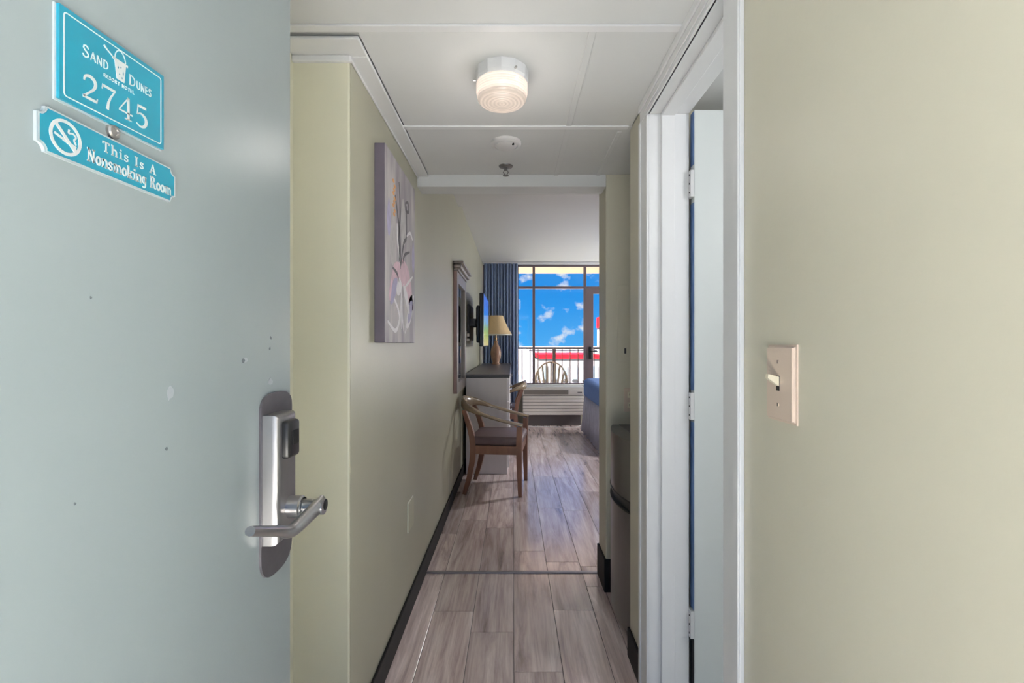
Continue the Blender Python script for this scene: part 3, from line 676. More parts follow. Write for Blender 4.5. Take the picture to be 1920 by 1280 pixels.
# ------------------------------------------------------------------ canvas on the left wall
cy0, cy1, cz0, cz1 = 1.69, 2.20, H+0.0075, H+0.706
XC = XL+0.038
t = thing('canvas_painting', (XL, 1.945, cz0), 'tall grey stretched canvas with pink and white tulips', 'painting')
obj('stretcher', bx((XL, cy0, cz0), (XC-0.0015, cy1, cz1), 0.002), 'canvas_side', t)
obj('painted_face', bx((XC-0.0015, cy0+0.001, cz0+0.001), (XC, cy1-0.001, cz1-0.001)), 'canvas_front', t)
fc = lambda u, v, d: (XC+d, cy0+u*(cy1-cy0), cz0+v*(cz1-cz0))
def petal(name, cu, cv, ru, rv, m, d, rot=0, pinch=0.5):
    pts = []
    for i in range(20):
        a = 2*PI*i/20; u = ru*math.sin(a)*(1-pinch*max(0, math.cos(a))); v = rv*math.cos(a)
        c, s = math.cos(rot), math.sin(rot); pts.append((cu+u*c-v*s*0.6, cv+u*s*1.2+v*c))
    return obj(name, prism(B(), pts, fc, 0.0, d), m, t)
petal('petal', 0.27, 0.345, 0.20, 0.085, 'paint_pink', 0.0006, 0.45); petal('petal', 0.72, 0.355, 0.24, 0.095, 'paint_pink', 0.0006, -0.45)
petal('petal', 0.50, 0.39, 0.15, 0.065, 'paint_pink', 0.0008, 0.0); petal('petal', 0.24, 0.285, 0.12, 0.055, 'paint_lilac', 0.0009, 0.5)
petal('petal', 0.80, 0.205, 0.17, 0.080, 'paint_white', 0.0006, 0.5); petal('petal', 0.80, 0.200, 0.11, 0.055, 'paint_lilac', 0.0008, 0.5)
petal('petal', 0.66, 0.265, 0.14, 0.045, 'paint_white', 0.0009, -0.5); petal('petal', 0.40, 0.315, 0.09, 0.05, 'paint_white', 0.0010, 0.2)
petal('petal', 0.93, 0.55, 0.05, 0.10, 'paint_lilac', 0.0006, 0.0); petal('petal', 0.10, 0.65, 0.05, 0.10, 'paint_lilac', 0.0006, 0.0)
petal('petal', 0.55, 0.70, 0.10, 0.14, 'paint_haze', 0.0003, 0.2); petal('petal', 0.20, 0.55, 0.08, 0.14, 'paint_haze', 0.0003, -0.1)
def brush(pts, w, m):
    p = [(q.x, q.y) for q in smooth_path(pts, 6)]; n = len(p)
    b = ribbon(B(), p, [w*(0.35+0.65*math.sin(PI*(0.1+0.85*i/(n-1)))) for i in range(n)], fc, 0.0, 0.001); obj('brush_stroke', b, m, t)
brush([(0.25, 0.235), (0.38, 0.18), (0.40, 0.12), (0.28, 0.065), (0.06, 0.11)], 0.03, 'paint_white')
brush([(0.50, 0.26), (0.50, 0.17), (0.56, 0.06)], 0.03, 'paint_white'); brush([(0.60, 0.055), (0.70, 0.14)], 0.025, 'paint_white')
brush([(0.45, 0.42), (0.44, 0.55), (0.38, 0.68), (0.28, 0.80)], 0.03, 'paint_dark'); brush([(0.46, 0.44), (0.56, 0.58), (0.66, 0.64), (0.66, 0.82)], 0.025, 'paint_dark')
brush([(0.44, 0.46), (0.36, 0.56), (0.34, 0.66)], 0.03, 'paint_white'); brush([(0.66, 0.64), (0.80, 0.68), (0.90, 0.655)], 0.02, 'paint_white')
brush([(0.40, 0.34), (0.34, 0.38), (0.20, 0.40)], 0.02, 'paint_dark'); brush([(0.60, 0.33), (0.74, 0.37), (0.90, 0.42)], 0.02, 'paint_white')
brush([(0.42, 0.46), (0.40, 0.60), (0.44, 0.74), (0.40, 0.90)], 0.03, 'paint_dark'); brush([(0.52, 0.46), (0.60, 0.52), (0.78, 0.56)], 0.02, 'paint_dark')
brush([(0.48, 0.30), (0.46, 0.20), (0.47, 0.08)], 0.025, 'paint_white')
brush([(0.62, 0.83), (0.72, 0.85), (0.74, 0.80), (0.64, 0.79), (0.62, 0.83)], 0.02, 'paint_dark')
for k in range(9):
    v = 0.69+0.022*k; u = 0.25+0.02*math.sin(k*2.1)
    petal('blossom', u, v, 0.03, 0.010, 'paint_orange', 0.0007, 0.0, 0.1)

# outlet plate (left wall), painted
t = thing('blank_wall_plate', (XL, 2.27, 0.52), 'green painted blank plate low on the long wall', 'wall plate')
obj('rim', bx((XL, 2.215, 0.385), (XL+0.004, 2.335, 0.525), 0.001), 'plate_rim', t)
obj('cover', bx((XL+0.002, 2.221, 0.388), (XL+0.0065, 2.335, 0.519), 0.002), 'plate_green', t)

# light switch (right wall)
t = thing('light_switch', (XR, 0.84, H-0.067), 'cream single toggle light switch plate', 'light switch')
y0, y1, z0, z1 = 0.797, 0.886, H-0.134, H
b = bx((XR-0.008, y0, z0), (XR, y1, z1))
es = [e for e in b.edges if e.verts[0].co.x < XR-0.006 and e.verts[1].co.x < XR-0.006]
bmesh.ops.bevel(b, geom=es, offset=0.0055, segments=3, affect='EDGES'); obj('plate', b, 'plate_cream', t, True)
ym = (y0+y1)/2+0.002; zm = (z0+z1)/2
obj('toggle_slot', bx((XR-0.0085, ym-0.005, zm-0.013), (XR-0.0078, ym+0.005, zm+0.013)), 'hole_black', t)
b = B(); prism(b, [(0, -0.008), (0, 0.009), (0.020, 0.014), (0.021, 0.007)], lambda u, v, d: (XR-0.007-u, ym+d, zm+0.002+v), -0.0042, 0.0042); obj('toggle', b, 'toggle_cream', t)
for dz in (-0.037, 0.037):
    b = B(); cyl(b, (XR-0.0078, ym, zm+dz), (XR-0.0092, ym, zm+dz), 0.0036, 12); s = obj('screw', b, 'plate_cream', t, True)
    obj('screw_slot', bx((XR-0.0095, ym-0.0008, zm+dz-0.003), (XR-0.0090, ym+0.0008, zm+dz+0.003)), 'hole_black', s)

# ------------------------------------------------------------------ fridge in the niche
fx = 0.500; fy0, fy1 = 1.985, 2.435
t = thing('mini_fridge', (0.78, 2.21, 0), 'dark steel two door mini fridge with bowed front in the niche', 'fridge')
obj('cabinet', bx((fx+0.045, fy0+0.004, 0.035), (1.05, fy1-0.004, 0.835), 0.006), 'fridge_side', t)
obj('top_panel', bx((fx+0.030, fy0, 0.835), (1.05, fy1, 0.850), 0.005), 'fridge_side', t)
def bowed(z0, z1, bow, bev=0.006):
    n = 12; poly = [(fy0+(fy1-fy0)*i/n, -bow*(1-(2*i/n-1)**2)) for i in range(n+1)]
    pts = poly+[(fy1, 0.045), (fy0, 0.045)]
    return prism(B(), pts, lambda u, v, d: (fx+v, u, d), z0, z1)
dr = obj('freezer_door', bowed(0.590, 0.848, 0.042), 'fridge_steel', t, True)
dr2 = obj('fridge_door', bowed(0.040, 0.545, 0.042), 'fridge_steel', t, True)
obj('door_grip', bowed(0.545, 0.590, 0.030), 'fridge_black', t, True)
obj('grip_lip', bowed(0.588, 0.594, 0.046), 'fridge_black', dr, True)
obj('grip_lip', bowed(0.541, 0.547, 0.046), 'fridge_black', dr2, True)
obj('hinge_cap', bx((fx+0.005, fy0+0.005, 0.848), (fx+0.060, fy0+0.04, 0.860), 0.003), 'fridge_black', t)
obj('toe_kick', bx((fx+0.05, fy0+0.01, 0.015), (fx+0.07, fy1-0.01, 0.040)), 'fridge_black', t)
for a in (fx+0.08, 1.0):
    for c in (fy0+0.04, fy1-0.04):
        b = B(); cyl(b, (a, c, 0), (a, c, 0.036), 0.016, 12); obj('foot', b, 'black_plastic', t)
t = thing('serving_tray', (0.70, 2.12, 0.8505), 'small black tray on top of the mini fridge', 'tray')
obj('tray_base', bx((0.585, 2.03, 0.860), (0.85, 2.24, 0.868), 0.003), 'black_plastic', t)
for lo_, hi_ in (((0.585, 2.03, 0.866), (0.593, 2.24, 0.886)), ((0.842, 2.03, 0.868), (0.85, 2.24, 0.888)), ((0.593, 2.03, 0.868), (0.842, 2.038, 0.888)), ((0.593, 2.232, 0.868), (0.842, 2.24, 0.888))):
    obj('rim', bx(lo_, hi_, 0.002), 'black_plastic', t)
for lo_ in ((0.60, 2.05), (0.82, 2.05), (0.60, 2.21), (0.82, 2.21)):
    obj('foot', bx((lo_[0], lo_[1], 0.8505), (lo_[0]+0.015, lo_[1]+0.015, 0.861)), 'black_plastic', t)
# outlet and painted panel on the partition above the fridge
t = thing('wall_outlet', (0.585, YH, 1.0), 'cream outlet plate above the mini fridge', 'outlet')
obj('plate', bx((0.560, YH-0.006, 0.912), (0.628, YH, 1.030), 0.002), 'plate_cream', t)
for zc in (0.945, 0.997):
    so = obj('socket', bx((0.578, YH-0.008, zc-0.015), (0.610, YH-0.006, zc+0.015), 0.001, 1), 'toggle_cream', t)
    for dx in (-0.006, 0.006): obj('slot', bx((0.594+dx-0.001, YH-0.0085, zc-0.004), (0.594+dx+0.001, YH-0.0078, zc+0.006)), 'hole_black', so)
t = thing('breaker_panel', (0.66, YH, 1.16), 'green painted breaker panel door above the fridge outlet', 'breaker panel')
obj('panel_door', bx((0.528, YH-0.004, 1.162), (0.85, YH, 1.55), 0.001, 1), 'near_wall_paint', t)
obj('latch', bx((0.562, YH-0.007, 1.205), (0.572, YH-0.004, 1.232), 0.001, 1), 'tv_mount', t)

# ------------------------------------------------------------------ mirror on the left wall
my0, my1, mz0, mz1 = 3.93, 4.66, H-0.40, H+0.60
t = thing('wall_mirror', (XL, 4.3, mz0), 'tall framed mirror with moulded crown on the green wall', 'mirror')
fd = 0.032
obj('frame_stile', bx((XL, my0, mz0), (XL+fd, my0+0.09, mz1), 0.004), 'mirror_frame', t)
obj('frame_stile', bx((XL, my1-0.09, mz0), (XL+fd, my1, mz1), 0.004), 'mirror_frame', t)
obj('frame_rail', bx((XL, my0+0.09, mz0), (XL+fd, my1-0.09, mz0+0.09), 0.004), 'mirror_frame', t)
obj('frame_rail', bx((XL, my0+0.09, mz1-0.09), (XL+fd, my1-0.09, mz1), 0.004), 'mirror_frame', t)
obj('side_face', bx((XL+0.001, my0-0.0015, mz0+0.002), (XL+fd-0.004, my0+0.001, mz1)), 'mirror_side', t)
obj('glass', bx((XL, my0+0.088, mz0+0.088), (XL+0.012, my1-0.088, mz1-0.088)), 'mirror_glass', t)
obj('crown_moulding', bx((XL, my0-0.008, mz1), (XL+fd+0.012, my1+0.008, mz1+0.022), 0.006, 3), 'mirror_frame', t, True)
obj('crown_moulding', bx((XL, my0-0.018, mz1+0.022), (XL+fd+0.034, my1+0.018, mz1+0.058), 0.012, 3), 'mirror_frame', t, True)
obj('crown_moulding', bx((XL, my0-0.030, mz1+0.058), (XL+fd+0.052, my1+0.030, mz1+0.078), 0.005, 3), 'mirror_frame', t, True)

# ------------------------------------------------------------------ desk
DX0, DX1, DZ = -0.455, -0.036, 0.965
t = thing('long_desk', (-0.25, 6.0, 0), 'long pale dresser desk with dark top along the left wall', 'desk')
obj('desk_top', bx((DX0-0.01, 4.66, DZ-0.012), (DX1+0.008, 7.40, DZ), 0.003), 'desk_top', t)
obj('top_edge', bx((DX0-0.005, 4.668, DZ-0.036), (DX1+0.002, 7.395, DZ-0.012), 0.003), 'desk_edge', t)
for y0, y1 in ((4.675, 5.55), (6.75, 7.39)):
    obj('pedestal', bx((DX0, y0, 0.0), (DX1-0.020, y1, DZ-0.036), 0.003), 'desk_panel', t)
    for k in range(4):
        za = 0.06+k*0.215
        d = obj('drawer', bx((DX1-0.020, y0+0.02, za), (DX1-0.002, y1-0.02, za+0.205), 0.003), 'desk_panel', t)
        ymid = (y0+y1)/2
        for yy in (ymid-0.2, ymid+0.2):
            b = B(); cyl(b, (DX1-0.004, yy, za+0.10), (DX1+0.016, yy, za+0.10), 0.006, 10); cyl(b, (DX1+0.014, yy, za+0.10), (DX1+0.024, yy, za+0.10), 0.014, 14); obj('knob', b, 'chrome', d, True)
obj('back_panel', bx((DX0, 5.55, 0.3), (DX0+0.015, 6.75, DZ-0.036)), 'desk_panel', t)
obj('apron', bx((DX1-0.035, 5.55, DZ-0.11), (DX1-0.020, 6.75, DZ-0.036)), 'desk_panel', t)

# ------------------------------------------------------------------ television
ty0, ty1, tz0, tz1 = 4.98, 5.94, H-0.020, H+0.535; TX = -0.302
t = thing('television', (XL, 5.46, H), 'flat television on a black wall arm showing a beach', 'television')
obj('body', bx((TX-0.045, ty0, tz0), (TX, ty1, tz1), 0.008, 2), 'tv_black', t)
obj('screen', bx((TX-0.001, ty0+0.008, tz0+0.012), (TX+0.001, ty1-0.008, tz1-0.008)), 'screen', t)
obj('rear_housing', bx((TX-0.085, ty0+0.10, tz0+0.04), (TX-0.045, ty1-0.10, tz1-0.12), 0.015, 2), 'tv_black', t)
obj('mount_plate', bx((TX-0.10, 5.25, H+0.10), (TX-0.085, 5.67, H+0.40), 0.003), 'tv_mount', t)
ma = obj('mount_arm', bx((XL+0.02, 5.20, H+0.20), (TX-0.10, 5.30, H+0.28), 0.004), 'tv_mount', t)
obj('mount_arm', bx((XL+0.02, 5.58, H+0.20), (TX-0.10, 5.66, H+0.28), 0.004), 'tv_mount', t)
obj('wall_bracket', bx((XL, 5.12, H+0.05), (XL+0.022, 5.70, H+0.43), 0.004), 'tv_mount', t)
t = thing('outlet_box', (XL, 4.95, H+0.05), 'small white power outlet with plugs under the television arm', 'outlet')
obj('plate', bx((XL, 4.93, H+0.02), (XL+0.008, 5.02, H+0.14), 0.003), 'ac_white', t)
for zc in (0.05, 0.10): obj('plug', bx((XL+0.008, 4.955, H+zc-0.015), (XL+0.035, 4.995, H+zc+0.015), 0.004), 'ac_white', t)

# ------------------------------------------------------------------ table lamp
lp = (-0.25, 7.05, DZ)
t = thing('table_lamp', lp, 'table lamp with tan ceramic base and cream shade', 'lamp')
b = B(); lathe(b, [(0, 0), (0.062, 0), (0.062, 0.012), (0.050, 0.020), (0.048, 0.03), (0.062, 0.07), (0.074, 0.13), (0.076, 0.18), (0.066, 0.23), (0.044, 0.27), (0.026, 0.30), (0.022, 0.325), (0.030, 0.335), (0.028, 0.345), (0, 0.345)], lp, 32); obj('vase_base', b, 'lamp_ceramic', t, True)
b = B(); cyl(b, (lp[0], lp[1], DZ+0.34), (lp[0], lp[1], DZ+0.45), 0.010, 12); cyl(b, (lp[0], lp[1], DZ+0.36), (lp[0], lp[1], DZ+0.385), 0.018, 14); obj('neck', b, 'lamp_brass', t, True)
b = B(); lathe(b, [(0.233, 0.425), (0.228, 0.440), (0.185, 0.52), (0.140, 0.61), (0.108, 0.69), (0.105, 0.705), (0.102, 0.705), (0.105, 0.69), (0.137, 0.61), (0.182, 0.52), (0.225, 0.440), (0.230, 0.425), (0.233, 0.425)], lp, 40); sh = obj('shade', b, 'lamp_shade', t, True)
b = B(); lathe(b, [(0.2345, 0.422), (0.2345, 0.436), (0.2285, 0.436), (0.2285, 0.422), (0.2345, 0.422)], lp, 40); obj('trim_band', b, 'plate_rim', sh, True)
b = B(); cyl(b, (lp[0], lp[1], DZ+0.44), (lp[0], lp[1], DZ+0.69), 0.004, 8); lathe(b, [(0, 0.69), (0.012, 0.695), (0.012, 0.705), (0, 0.725)], lp, 12)
for a in (0, PI/2, PI, 3*PI/2): cyl(b, (lp[0], lp[1], DZ+0.69), (lp[0]+0.106*math.cos(a), lp[1]+0.106*math.sin(a), DZ+0.695), 0.002, 6)
obj('harp', b, 'lamp_brass', t, True)

# ------------------------------------------------------------------ armchairs
def make_chair(label, group):
    c = thing('armchair', (0, 0, 0), label, 'chair', group)
    for s in (-1, 1):
        obj('leg', sweep(B(), [(0.255, s*0.245, 0.0), (0.250, s*0.25, 0.20), (0.247, s*0.252, 0.40), (0.252, s*0.262, 0.578)], [(0.015, 0.015), (0.020, 0.019), (0.023, 0.022), (0.022, 0.020)], 4), 'chair_wood', c)
        p = smooth_path([(-0.215, s*0.225, 0.0), (-0.165, s*0.225, 0.18), (-0.140, s*0.225, 0.36), (-0.160, s*0.222, 0.52), (-0.225, s*0.205, 0.70)], 5)
        obj('leg', sweep(B(), p, [(0.016+0.008*math.sin(PI*i/(len(p)-1)), 0.018+0.008*math.sin(PI*i/(len(p)-1))) for i in range(len(p))], 4), 'chair_wood', c)
        obj('side_rail', bx((-0.15, s*0.232-0.012, 0.340), (0.24, s*0.232+0.012, 0.412), 0.004), 'chair_wood', c)
    obj('front_rail', bx((0.232, -0.235, 0.340), (0.258, 0.235, 0.412), 0.004), 'chair_wood', c)
    obj('rear_rail', bx((-0.155, -0.215, 0.340), (-0.130, 0.215, 0.412), 0.004), 'chair_wood', c)
    b = bx((-0.175, -0.243, 0.410), (0.268, 0.243, 0.488), 0.024, 4); obj('seat', b, 'seat_vinyl', c, True)
    half = [(0.275, 0.262, 0.590), (0.12, 0.275, 0.625), (-0.05, 0.268, 0.672), (-0.17, 0.225, 0.715), (-0.245, 0.13, 0.738), (-0.270, 0.0, 0.745)]
    p = smooth_path(half+[(x, -y, z) for x, y, z in half[-2::-1]], 6); n = len(p); rad = []
    for i in range(n):
        t_ = abs(2*i/(n-1)-1)          # 1 at arm ends, 0 at the back
        k_ = max(0.0, 1-t_*1.7)
        rad.append((0.036*(1-k_)+0.015*k_, 0.014*(1-k_)+0.058*k_))
    b = sweep(B(), p, rad, 12); obj('arm_rail', b, 'chair_rail', c, True)
    return c
ch1 = make_chair('nearest wooden armchair with brown seat and curved back rail', 'wooden armchairs in the bedroom')
ch2 = copy_tree(ch1); ch2['label'] = 'farther wooden armchair pushed into the desk knee space'
ch1.location = (-0.165, 4.25, 0); ch1.rotation_euler = (0, 0, math.radians(-7))
ch2.location = (-0.11, 6.15, 0); ch2.rotation_euler = (0, 0, PI)

# ------------------------------------------------------------------ curtain
def curtain(name, x0, x1, yc, z0, z1, amp, folds, label):
    b = B(); n = folds*10; top = []; rows = []
    for z, k in ((z1, 0.7), (z1-0.3, 1.0), ((z0+z1)/2, 1.1), (z0, 1.2)):
        rows.append([b.verts.new((x0+(x1-x0)*i/n, yc+amp*k*math.sin(2*PI*i/10+0.5*math.sin(i*0.37))+0.01*math.sin(i*0.9), z)) for i in range(n+1)])
    for q, r in zip(rows, rows[1:]):
        for i in range(n): b.faces.new((q[i], q[i+1], r[i+1], r[i]))
    o = obj(name, b, 'curtain_blue', None, 'all')
    md = o.modifiers.new('thickness', 'SOLIDIFY'); md.thickness = 0.004; md.offset = 0
    return tag(o, label, 'curtain')
curtain('curtain', XL+0.03, 0.070, 7.56, 0.04, HR2-0.025, 0.034, 11, 'long blue pleated curtain left of the window')
t = thing('curtain_rail', (0.5, 7.57, HR2), 'white curtain track along the ceiling above the window', 'curtain track')
obj('track', bx((XL+0.01, 7.545, HR2-0.022), (2.3, 7.575, HR2-0.0005), 0.003), 'trim_white', t)

# ------------------------------------------------------------------ window and balcony door
wz0, wz1, wzt = 0.637, 2.518, 2.165
w1 = thing('window_1', (0.4, YW, wz0), 'brown framed window wall with transom panes facing the balcony', 'window', kind='structure')
def fr(x0, x1, z0, z1, parent=w1, name='frame_bar', d=0.05): return obj(name, bx((x0, YW+0.02, z0), (x1, YW+0.02+d, z1), 0.003), 'frame_bronze', parent)
fr(XL, 2.1, wz1-0.022, wz1+0.007); fr(XL, 1.15, wz0-0.037, wz0)
fr(0.048, 0.085, wz0, wz1-0.022); fr(0.312, 0.352, wz0, wz1-0.022); fr(1.130, 1.172, wzt, wz1-0.022); fr(XL, XL+0.04, wz0, wz1-0.022)
fr(XL+0.04, 0.048, wzt-0.018, wzt+0.018); fr(0.085, 0.312, wzt-0.018, wzt+0.018); fr(0.352, 1.130, wzt-0.018, wzt+0.018); fr(1.172, 2.1, wzt-0.018, wzt+0.018)
fr(1.130, 1.165, wz0, wzt); fr(2.06, 2.1, 0, wz1-0.022); 
for x0, x1 in ((XL+0.04, 0.048), (0.085, 0.312), (0.352, 1.130)):
    obj('pane', bx((x0, YW+0.042, wz0), (x1, YW+0.048, wzt-0.018)), 'glass', w1); obj('pane', bx((x0, YW+0.042, wzt+0.018), (x1, YW+0.048, wz1-0.022)), 'glass', w1)
obj('pane', bx((1.172, YW+0.042, wzt+0.018), (2.06, YW+0.048, wz1-0.022)), 'glass', w1)
obj('window_sill', bx((XL, YW-0.03, 0.600), (1.14, YW+0.03, 0.618), 0.004), 'trim_white', w1)
d3 = thing('door_3', (1.6, YW, 0), 'brown framed glass balcony door with black handle', 'door', kind='structure')
fr(1.165, 1.285, 0.01, wzt-0.018, d3, 'stile'); fr(1.94, 2.06, 0.01, wzt-0.018, d3, 'stile'); fr(1.285, 1.94, wzt-0.10, wzt-0.018, d3, 'rail'); fr(1.285, 1.94, 0.01, 0.20, d3, 'rail')
obj('pane', bx((1.285, YW+0.042, 0.20), (1.94, YW+0.048, wzt-0.10)), 'glass', d3)
b = bx((1.215, YW+0.005, 1.02), (1.255, YW+0.02, 1.22), 0.004); hd = obj('handle_plate', b, 'black_plastic', d3)
obj('lever', sweep(B(), [(1.235, YW+0.008, 1.14), (1.235, YW-0.045, 1.14), (1.25, YW-0.052, 1.14), (1.34, YW-0.052, 1.14)], 0.009, 10), 'black_plastic', hd, True)

# ------------------------------------------------------------------ air conditioner
ay0 = 7.44; ax0, ax1 = 0.15, 1.09; az0, az1 = 0.165, 0.598
t = thing('air_conditioner', (0.62, 7.58, az0), 'white wall air conditioner with slatted front under the window', 'air conditioner')
obj('cabinet', bx((ax0, ay0+0.02, az0), (ax1, YW, az1-0.02), 0.008), 'ac_white', t)
obj('front_panel', bx((ax0, ay0+0.010, az0), (ax1, ay0+0.022, az0+0.30), 0.004), 'ac_gap', t)
for k in range(6): obj('slat', bx((ax0+0.002, ay0, az0+0.004+k*0.0495), (ax1-0.002, ay0+0.014, az0+0.046+k*0.0495), 0.005), 'ac_white', t)
obj('top_front', bx((ax0, ay0+0.004, az0+0.305), (ax1, ay0+0.03, az1-0.02), 0.006), 'ac_white', t)
# sloped discharge grille
b = B(); prism(b, [(ay0+0.003, az0+0.320), (ay0-0.001, az0+0.325), (ay0-0.001, az0+0.385), (ay0+0.003, az0+0.390)], lambda u, v, d: (d, u, v), ax0+0.02, ax0+0.70); g = obj('vent_grille', b, 'ac_vent', t)
for k in range(16): obj('vent_fin', bx((ax0+0.03+k*0.042, ay0-0.004, az0+0.325), (ax0+0.036+k*0.042, ay0, az0+0.385)), 'ac_vent', g)
obj('control_cover', bx((ax0+0.72, ay0-0.002, az0+0.33), (ax1-0.02, ay0+0.006, az0+0.39), 0.002), 'ac_white', t)
obj('control_slot', bx((ax0+0.84, ay0-0.004, az0+0.345), (ax1-0.03, ay0-0.001, az0+0.360)), 'ac_gap', t)
obj('top_cover', bx((ax0-0.01, ay0+0.01, az1-0.02), (ax1+0.01, YW, az1), 0.004), 'ac_white', t)
obj('kick_base', bx((ax0+0.04, ay0+0.07, 0.0), (ax1-0.04, YW, az0)), 'ac_gap', t)
b = sweep(B(), smooth_path([(0.24, 7.36, 0.006), (0.5, 7.33, 0.006), (0.8, 7.30, 0.006), (0.98, 7.34, 0.006), (1.08, 7.42, 0.05), (1.10, 7.47, 0.16), (1.11, 7.49, 0.26)], 6), 0.006, 8)
tag(obj('power_cord', b, 'cable_white', None, True), 'white power cord lying on the floor under the air conditioner', 'cord')

# ------------------------------------------------------------------ bed
bx0, by0, by1 = 1.0, 5.35, 6.92
t = thing('bed', (2.1, (by0+by1)/2, 0), 'bed with blue coverlet and pale gathered skirt', 'bed')
b = bx((bx0, by0, 0.50), (XRR-0.06, by1, 0.775), 0.07, 5); obj('coverlet', b, 'bed_blue', t, True)
obj('box_spring', bx((bx0+0.04, by0+0.04, 0.16), (XRR-0.06, by1-0.04, 0.50)), 'bed_dark', t)
b = B()
def edge(i, n, p, q): return [p[k]+(q[k]-p[k])*i/n for k in range(2)]
path = []
for i in range(60): path.append(edge(i, 60, (XRR-0.06, by0), (bx0, by0)))
for i in range(61): path.append(edge(i, 60, (bx0, by0), (bx0, by1)))
rt, rb_ = [], []
for i, (x, y) in enumerate(path):
    w = 0.024*math.sin(i*1.9)+0.006*math.sin(i*0.7)
    nx, nyy = (0, -1) if i < 60 else (-1, 0)
    rt.append(b.verts.new((x+0.03*(nx == -1)+nx*w*0.4, y+0.03*(nyy == -1)+nyy*w*0.4, 0.53))); rb_.append(b.verts.new((x+0.015+nx*w*1.6, y+nyy*w*1.6, 0.012)))
for i in range(len(path)-1): b.faces.new((rt[i], rt[i+1], rb_[i+1], rb_[i]))
sk = obj('bed_skirt', b, 'bed_skirt', t, 'all'); md = sk.modifiers.new('thickness', 'SOLIDIFY'); md.thickness = 0.004
for px_, py_ in ((bx0+0.08, by0+0.08), (bx0+0.08, by1-0.08), (XRR-0.14, by0+0.08), (XRR-0.14, by1-0.08)):
    b = B(); cyl(b, (px_, py_, 0), (px_, py_, 0.165), 0.025, 12); obj('leg', b, 'bed_dark', t)
for yy, lb in ((5.75, 'near white pillow at the head of the bed'), (6.5, 'far white pillow at the head of the bed')):
    b = bx((2.75, yy-0.33, 0.776), (3.2, yy+0.33, 0.92), 0.06, 4); tag(obj('pillow', b, 'bed_skirt', None, True), lb, 'pillow', 'pillows on the bed')

# ------------------------------------------------------------------ unseen bedroom and bathroom lamps, added to light the rooms
def added_flush_lamp(loc, label, watts, name, down=False):
    t = thing('ceiling_lamp', loc, label, 'lamp')  # added fixture, out of view, there for its light
    b = B(); lathe(b, [(0, 0), (0.16, 0), (0.16, -0.025), (0, -0.025)], loc, 32); obj('base', b, 'lamp_base_white', t)
    b = B(); lathe(b, [(0.15, -0.025), (0.15, -0.05), (0.12, -0.075), (0.07, -0.09), (0, -0.095)], loc, 32); obj('glass_shade', b, 'lamp_glass', t, True)
    d = bpy.data.lights.new(name, 'SPOT' if down else 'POINT')
    if down: d.spot_size = math.radians(125); d.spot_blend = 0.6
    d.energy = watts; d.shadow_soft_size = 0.12; d.color = (0.97, 0.98, 1.0)
    o = bpy.data.objects.new(name, d); COL.objects.link(o); o.location = (loc[0], loc[1], loc[2]-0.24)
t = thing('nightstand', (3.0, 7.18, 0), 'unseen pale nightstand added to hold the globe lamp', 'nightstand')  # added out of view, stands under the added globe lamp
obj('carcass', bx((2.80, 7.00, 0.05), (3.24, 7.38, 0.60), 0.004), 'desk_panel', t); obj('top', bx((2.78, 6.98, 0.60), (3.25, 7.40, 0.63), 0.004), 'desk_top', t)
for za in (0.08, 0.34):
    d = obj('drawer', bx((2.785, 7.02, za), (2.80, 7.36, za+0.24), 0.003), 'desk_panel', t)
    b = B(); cyl(b, (2.786, 7.19, za+0.12), (2.76, 7.19, za+0.12), 0.012, 12); obj('knob', b, 'chrome', d, True)
for px_, py_ in ((2.83, 7.03), (2.83, 7.35), (3.21, 7.03), (3.21, 7.35)): obj('foot', bx((px_-0.02, py_-0.02, 0), (px_+0.02, py_+0.02, 0.05)), 'desk_edge', t)
gp = (3.0, 7.19, 0.63)
t = thing('added_globe_lamp', gp, 'unseen white globe lamp added to light the bedroom', 'lamp')
b = B(); lathe(b, [(0, 0), (0.09, 0), (0.09, 0.015), (0.03, 0.03), (0.018, 0.06), (0.018, 0.52), (0.05, 0.54), (0, 0.54)], gp, 24); obj('base', b, 'lamp_brass', t, True)
b = B(); lathe(b, [(0.14*math.sin(PI*i/16), 0.67-0.14*math.cos(PI*i/16)) for i in range(17)], gp, 32); obj('globe', b, 'added_globe_glow', t, 'all')
added_flush_lamp((1.9, 4.9, HR2), 'unseen flush lamp added to light the bedroom', 170, 'bedroom_fill_light', True)
added_flush_lamp((1.4, 0.9, 2.12), 'unseen flush lamp added to light the bathroom', 20, 'bathroom_fill_light')

# ------------------------------------------------------------------ balcony
struct('floor_balcony', bx((-2.5, YW+0.12, -0.18), (4.5, 9.35, -0.02)), 'concrete', 'concrete balcony floor outside the window', 'floor')
struct('ceiling_balcony', bx((-2.5, YW+0.12, 2.62), (4.5, 9.32, 2.80)), 'balcony_soffit', 'peach coloured underside of the balcony above', 'ceiling')
t = thing('balcony_railing', (0.7, 9.22, 0), 'dark metal balcony railing with thin balusters', 'railing')
obj('top_rail', bx((-2.5, 9.20, H-0.085), (4.5, 9.25, H-0.045), 0.004), 'rail_bronze', t)
obj('bottom_rail', bx((-2.5, 9.21, 0.07), (4.5, 9.24, 0.10), 0.004), 'rail_bronze', t)
x = -2.45
i = 0
for i in range(46):
    x = 0.02+0.1525*(i-16)
    if i % 8 == 5: obj('post', bx((x-0.03, 9.205, -0.02), (x+0.03, 9.245, H-0.085)), 'rail_bronze', t)
    else: obj('baluster', bx((x-0.008, 9.217, 0.10), (x+0.008, 9.233, H-0.085)), 'rail_bronze', t)
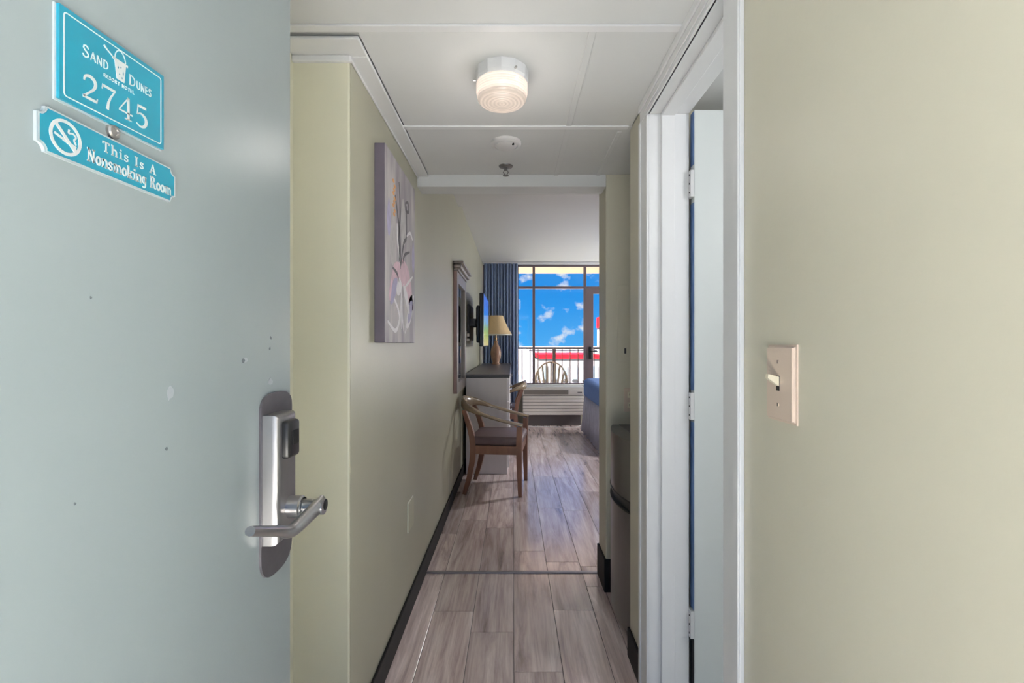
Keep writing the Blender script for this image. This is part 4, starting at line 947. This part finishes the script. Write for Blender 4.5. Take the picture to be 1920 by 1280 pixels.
# resin chair with fan of slats in its back
bc = thing('balcony_chair', (0.66, 8.55, -0.02), 'tan resin balcony chair with rounded fan slat back', 'chair')
cx0, cyb, zs = 0.66, 8.42, -0.02
top = [(cx0+0.27*math.cos(math.radians(a)), cyb-0.03*math.sin(math.radians(a)), 0.62+0.33*math.sin(math.radians(a))) for a in range(0, 181, 12)]
obj('back_frame', sweep(B(), [(cx0+0.22, cyb+0.02, 0.36)]+top+[(cx0-0.22, cyb+0.02, 0.36)], (0.022, 0.014), 8), 'resin_tan', bc, True)
for k in range(7):
    q = (k-3)/3; zt_ = 0.62+0.33*math.sqrt(max(0.02, 1-(q*0.85)**2))
    obj('back_slat', sweep(B(), [(cx0+q*0.15, cyb+0.02, 0.40), (cx0+q*0.23, cyb-0.02, zt_)], (0.015, 0.007), 4), 'resin_tan', bc)
obj('seat', bx((cx0-0.24, cyb, 0.36), (cx0+0.24, cyb+0.46, 0.40), 0.015, 3), 'resin_tan', bc, True)
for s in (-1, 1):
    obj('arm', sweep(B(), [(cx0+s*0.27, cyb-0.01, 0.62), (cx0+s*0.29, cyb+0.25, 0.63), (cx0+s*0.28, cyb+0.45, 0.60)], (0.03, 0.014), 8), 'resin_tan', bc, True)
    for yy in (cyb+0.03, cyb+0.43):
        obj('leg', sweep(B(), [(cx0+s*0.26, yy, zs), (cx0+s*0.235, yy, 0.38 if yy < 8.5 else 0.60)], (0.022, 0.018), 8), 'resin_tan', bc, True)

# ------------------------------------------------------------------ far buildings and ground
tag(obj('ground', bx((-300, 12, -14.2), (300, 400, -14)), 'ground_sand'), 'pale sandy ground far below the balcony', 'ground', kind='structure')
def building(name, x0, x1, y0, y1, z1, m, label, bands, rows, cols, wz, wh, ww):
    t = thing(name, ((x0+x1)/2, (y0+y1)/2, -14), label, 'building')
    obj('wall', bx((x0, y0, -14), (x1, y1, z1)), m, t)
    for (za, zb_, mm) in bands: obj('fascia_band', bx((x0-0.05, y0-0.05, za), (x1+0.05, y1+0.05, zb_)), mm, t)
    for r in range(rows):
        for c in range(cols):
            xc = x0+(x1-x0)*(c+0.5)/cols; zc = wz-r*3.0
            f_ = obj('window', bx((xc-ww/2-0.08, y0-0.06, zc-0.08), (xc+ww/2+0.08, y0, zc+wh+0.08)), 'building_white', t)
            obj('pane', bx((xc-ww/2, y0-0.09, zc), (xc+ww/2, y0-0.05, zc+wh)), 'building_glass', f_)
    return t
building('low_building', 2.2, 7.2, 40, 50, 0.12, 'building_white', 'white low building with a bright red roof band', [(0.08, 0.44, 'roof_red')], 2, 6, -1.6, 1.1, 0.35)
building('long_building', -8, 1.5, 46, 58, 0.75, 'building_white', 'plain white long building behind the left window pane', [], 2, 5, -2.6, 1.0, 0.6)
building('far_building', 1.0, 12.5, 66, 76, 1.0, 'building_grey', 'pale grey flat building behind the red roof band', [(0.55, 0.75, 'building_white')], 1, 8, -0.6, 0.9, 0.6)
building('tall_building', 8.85, 16, 48, 51, 3.3, 'building_grey', 'taller pale building with red cap seen through the balcony door', [(3.0, 4.1, 'roof_red')], 3, 8, 0.6, 1.3, 0.5)
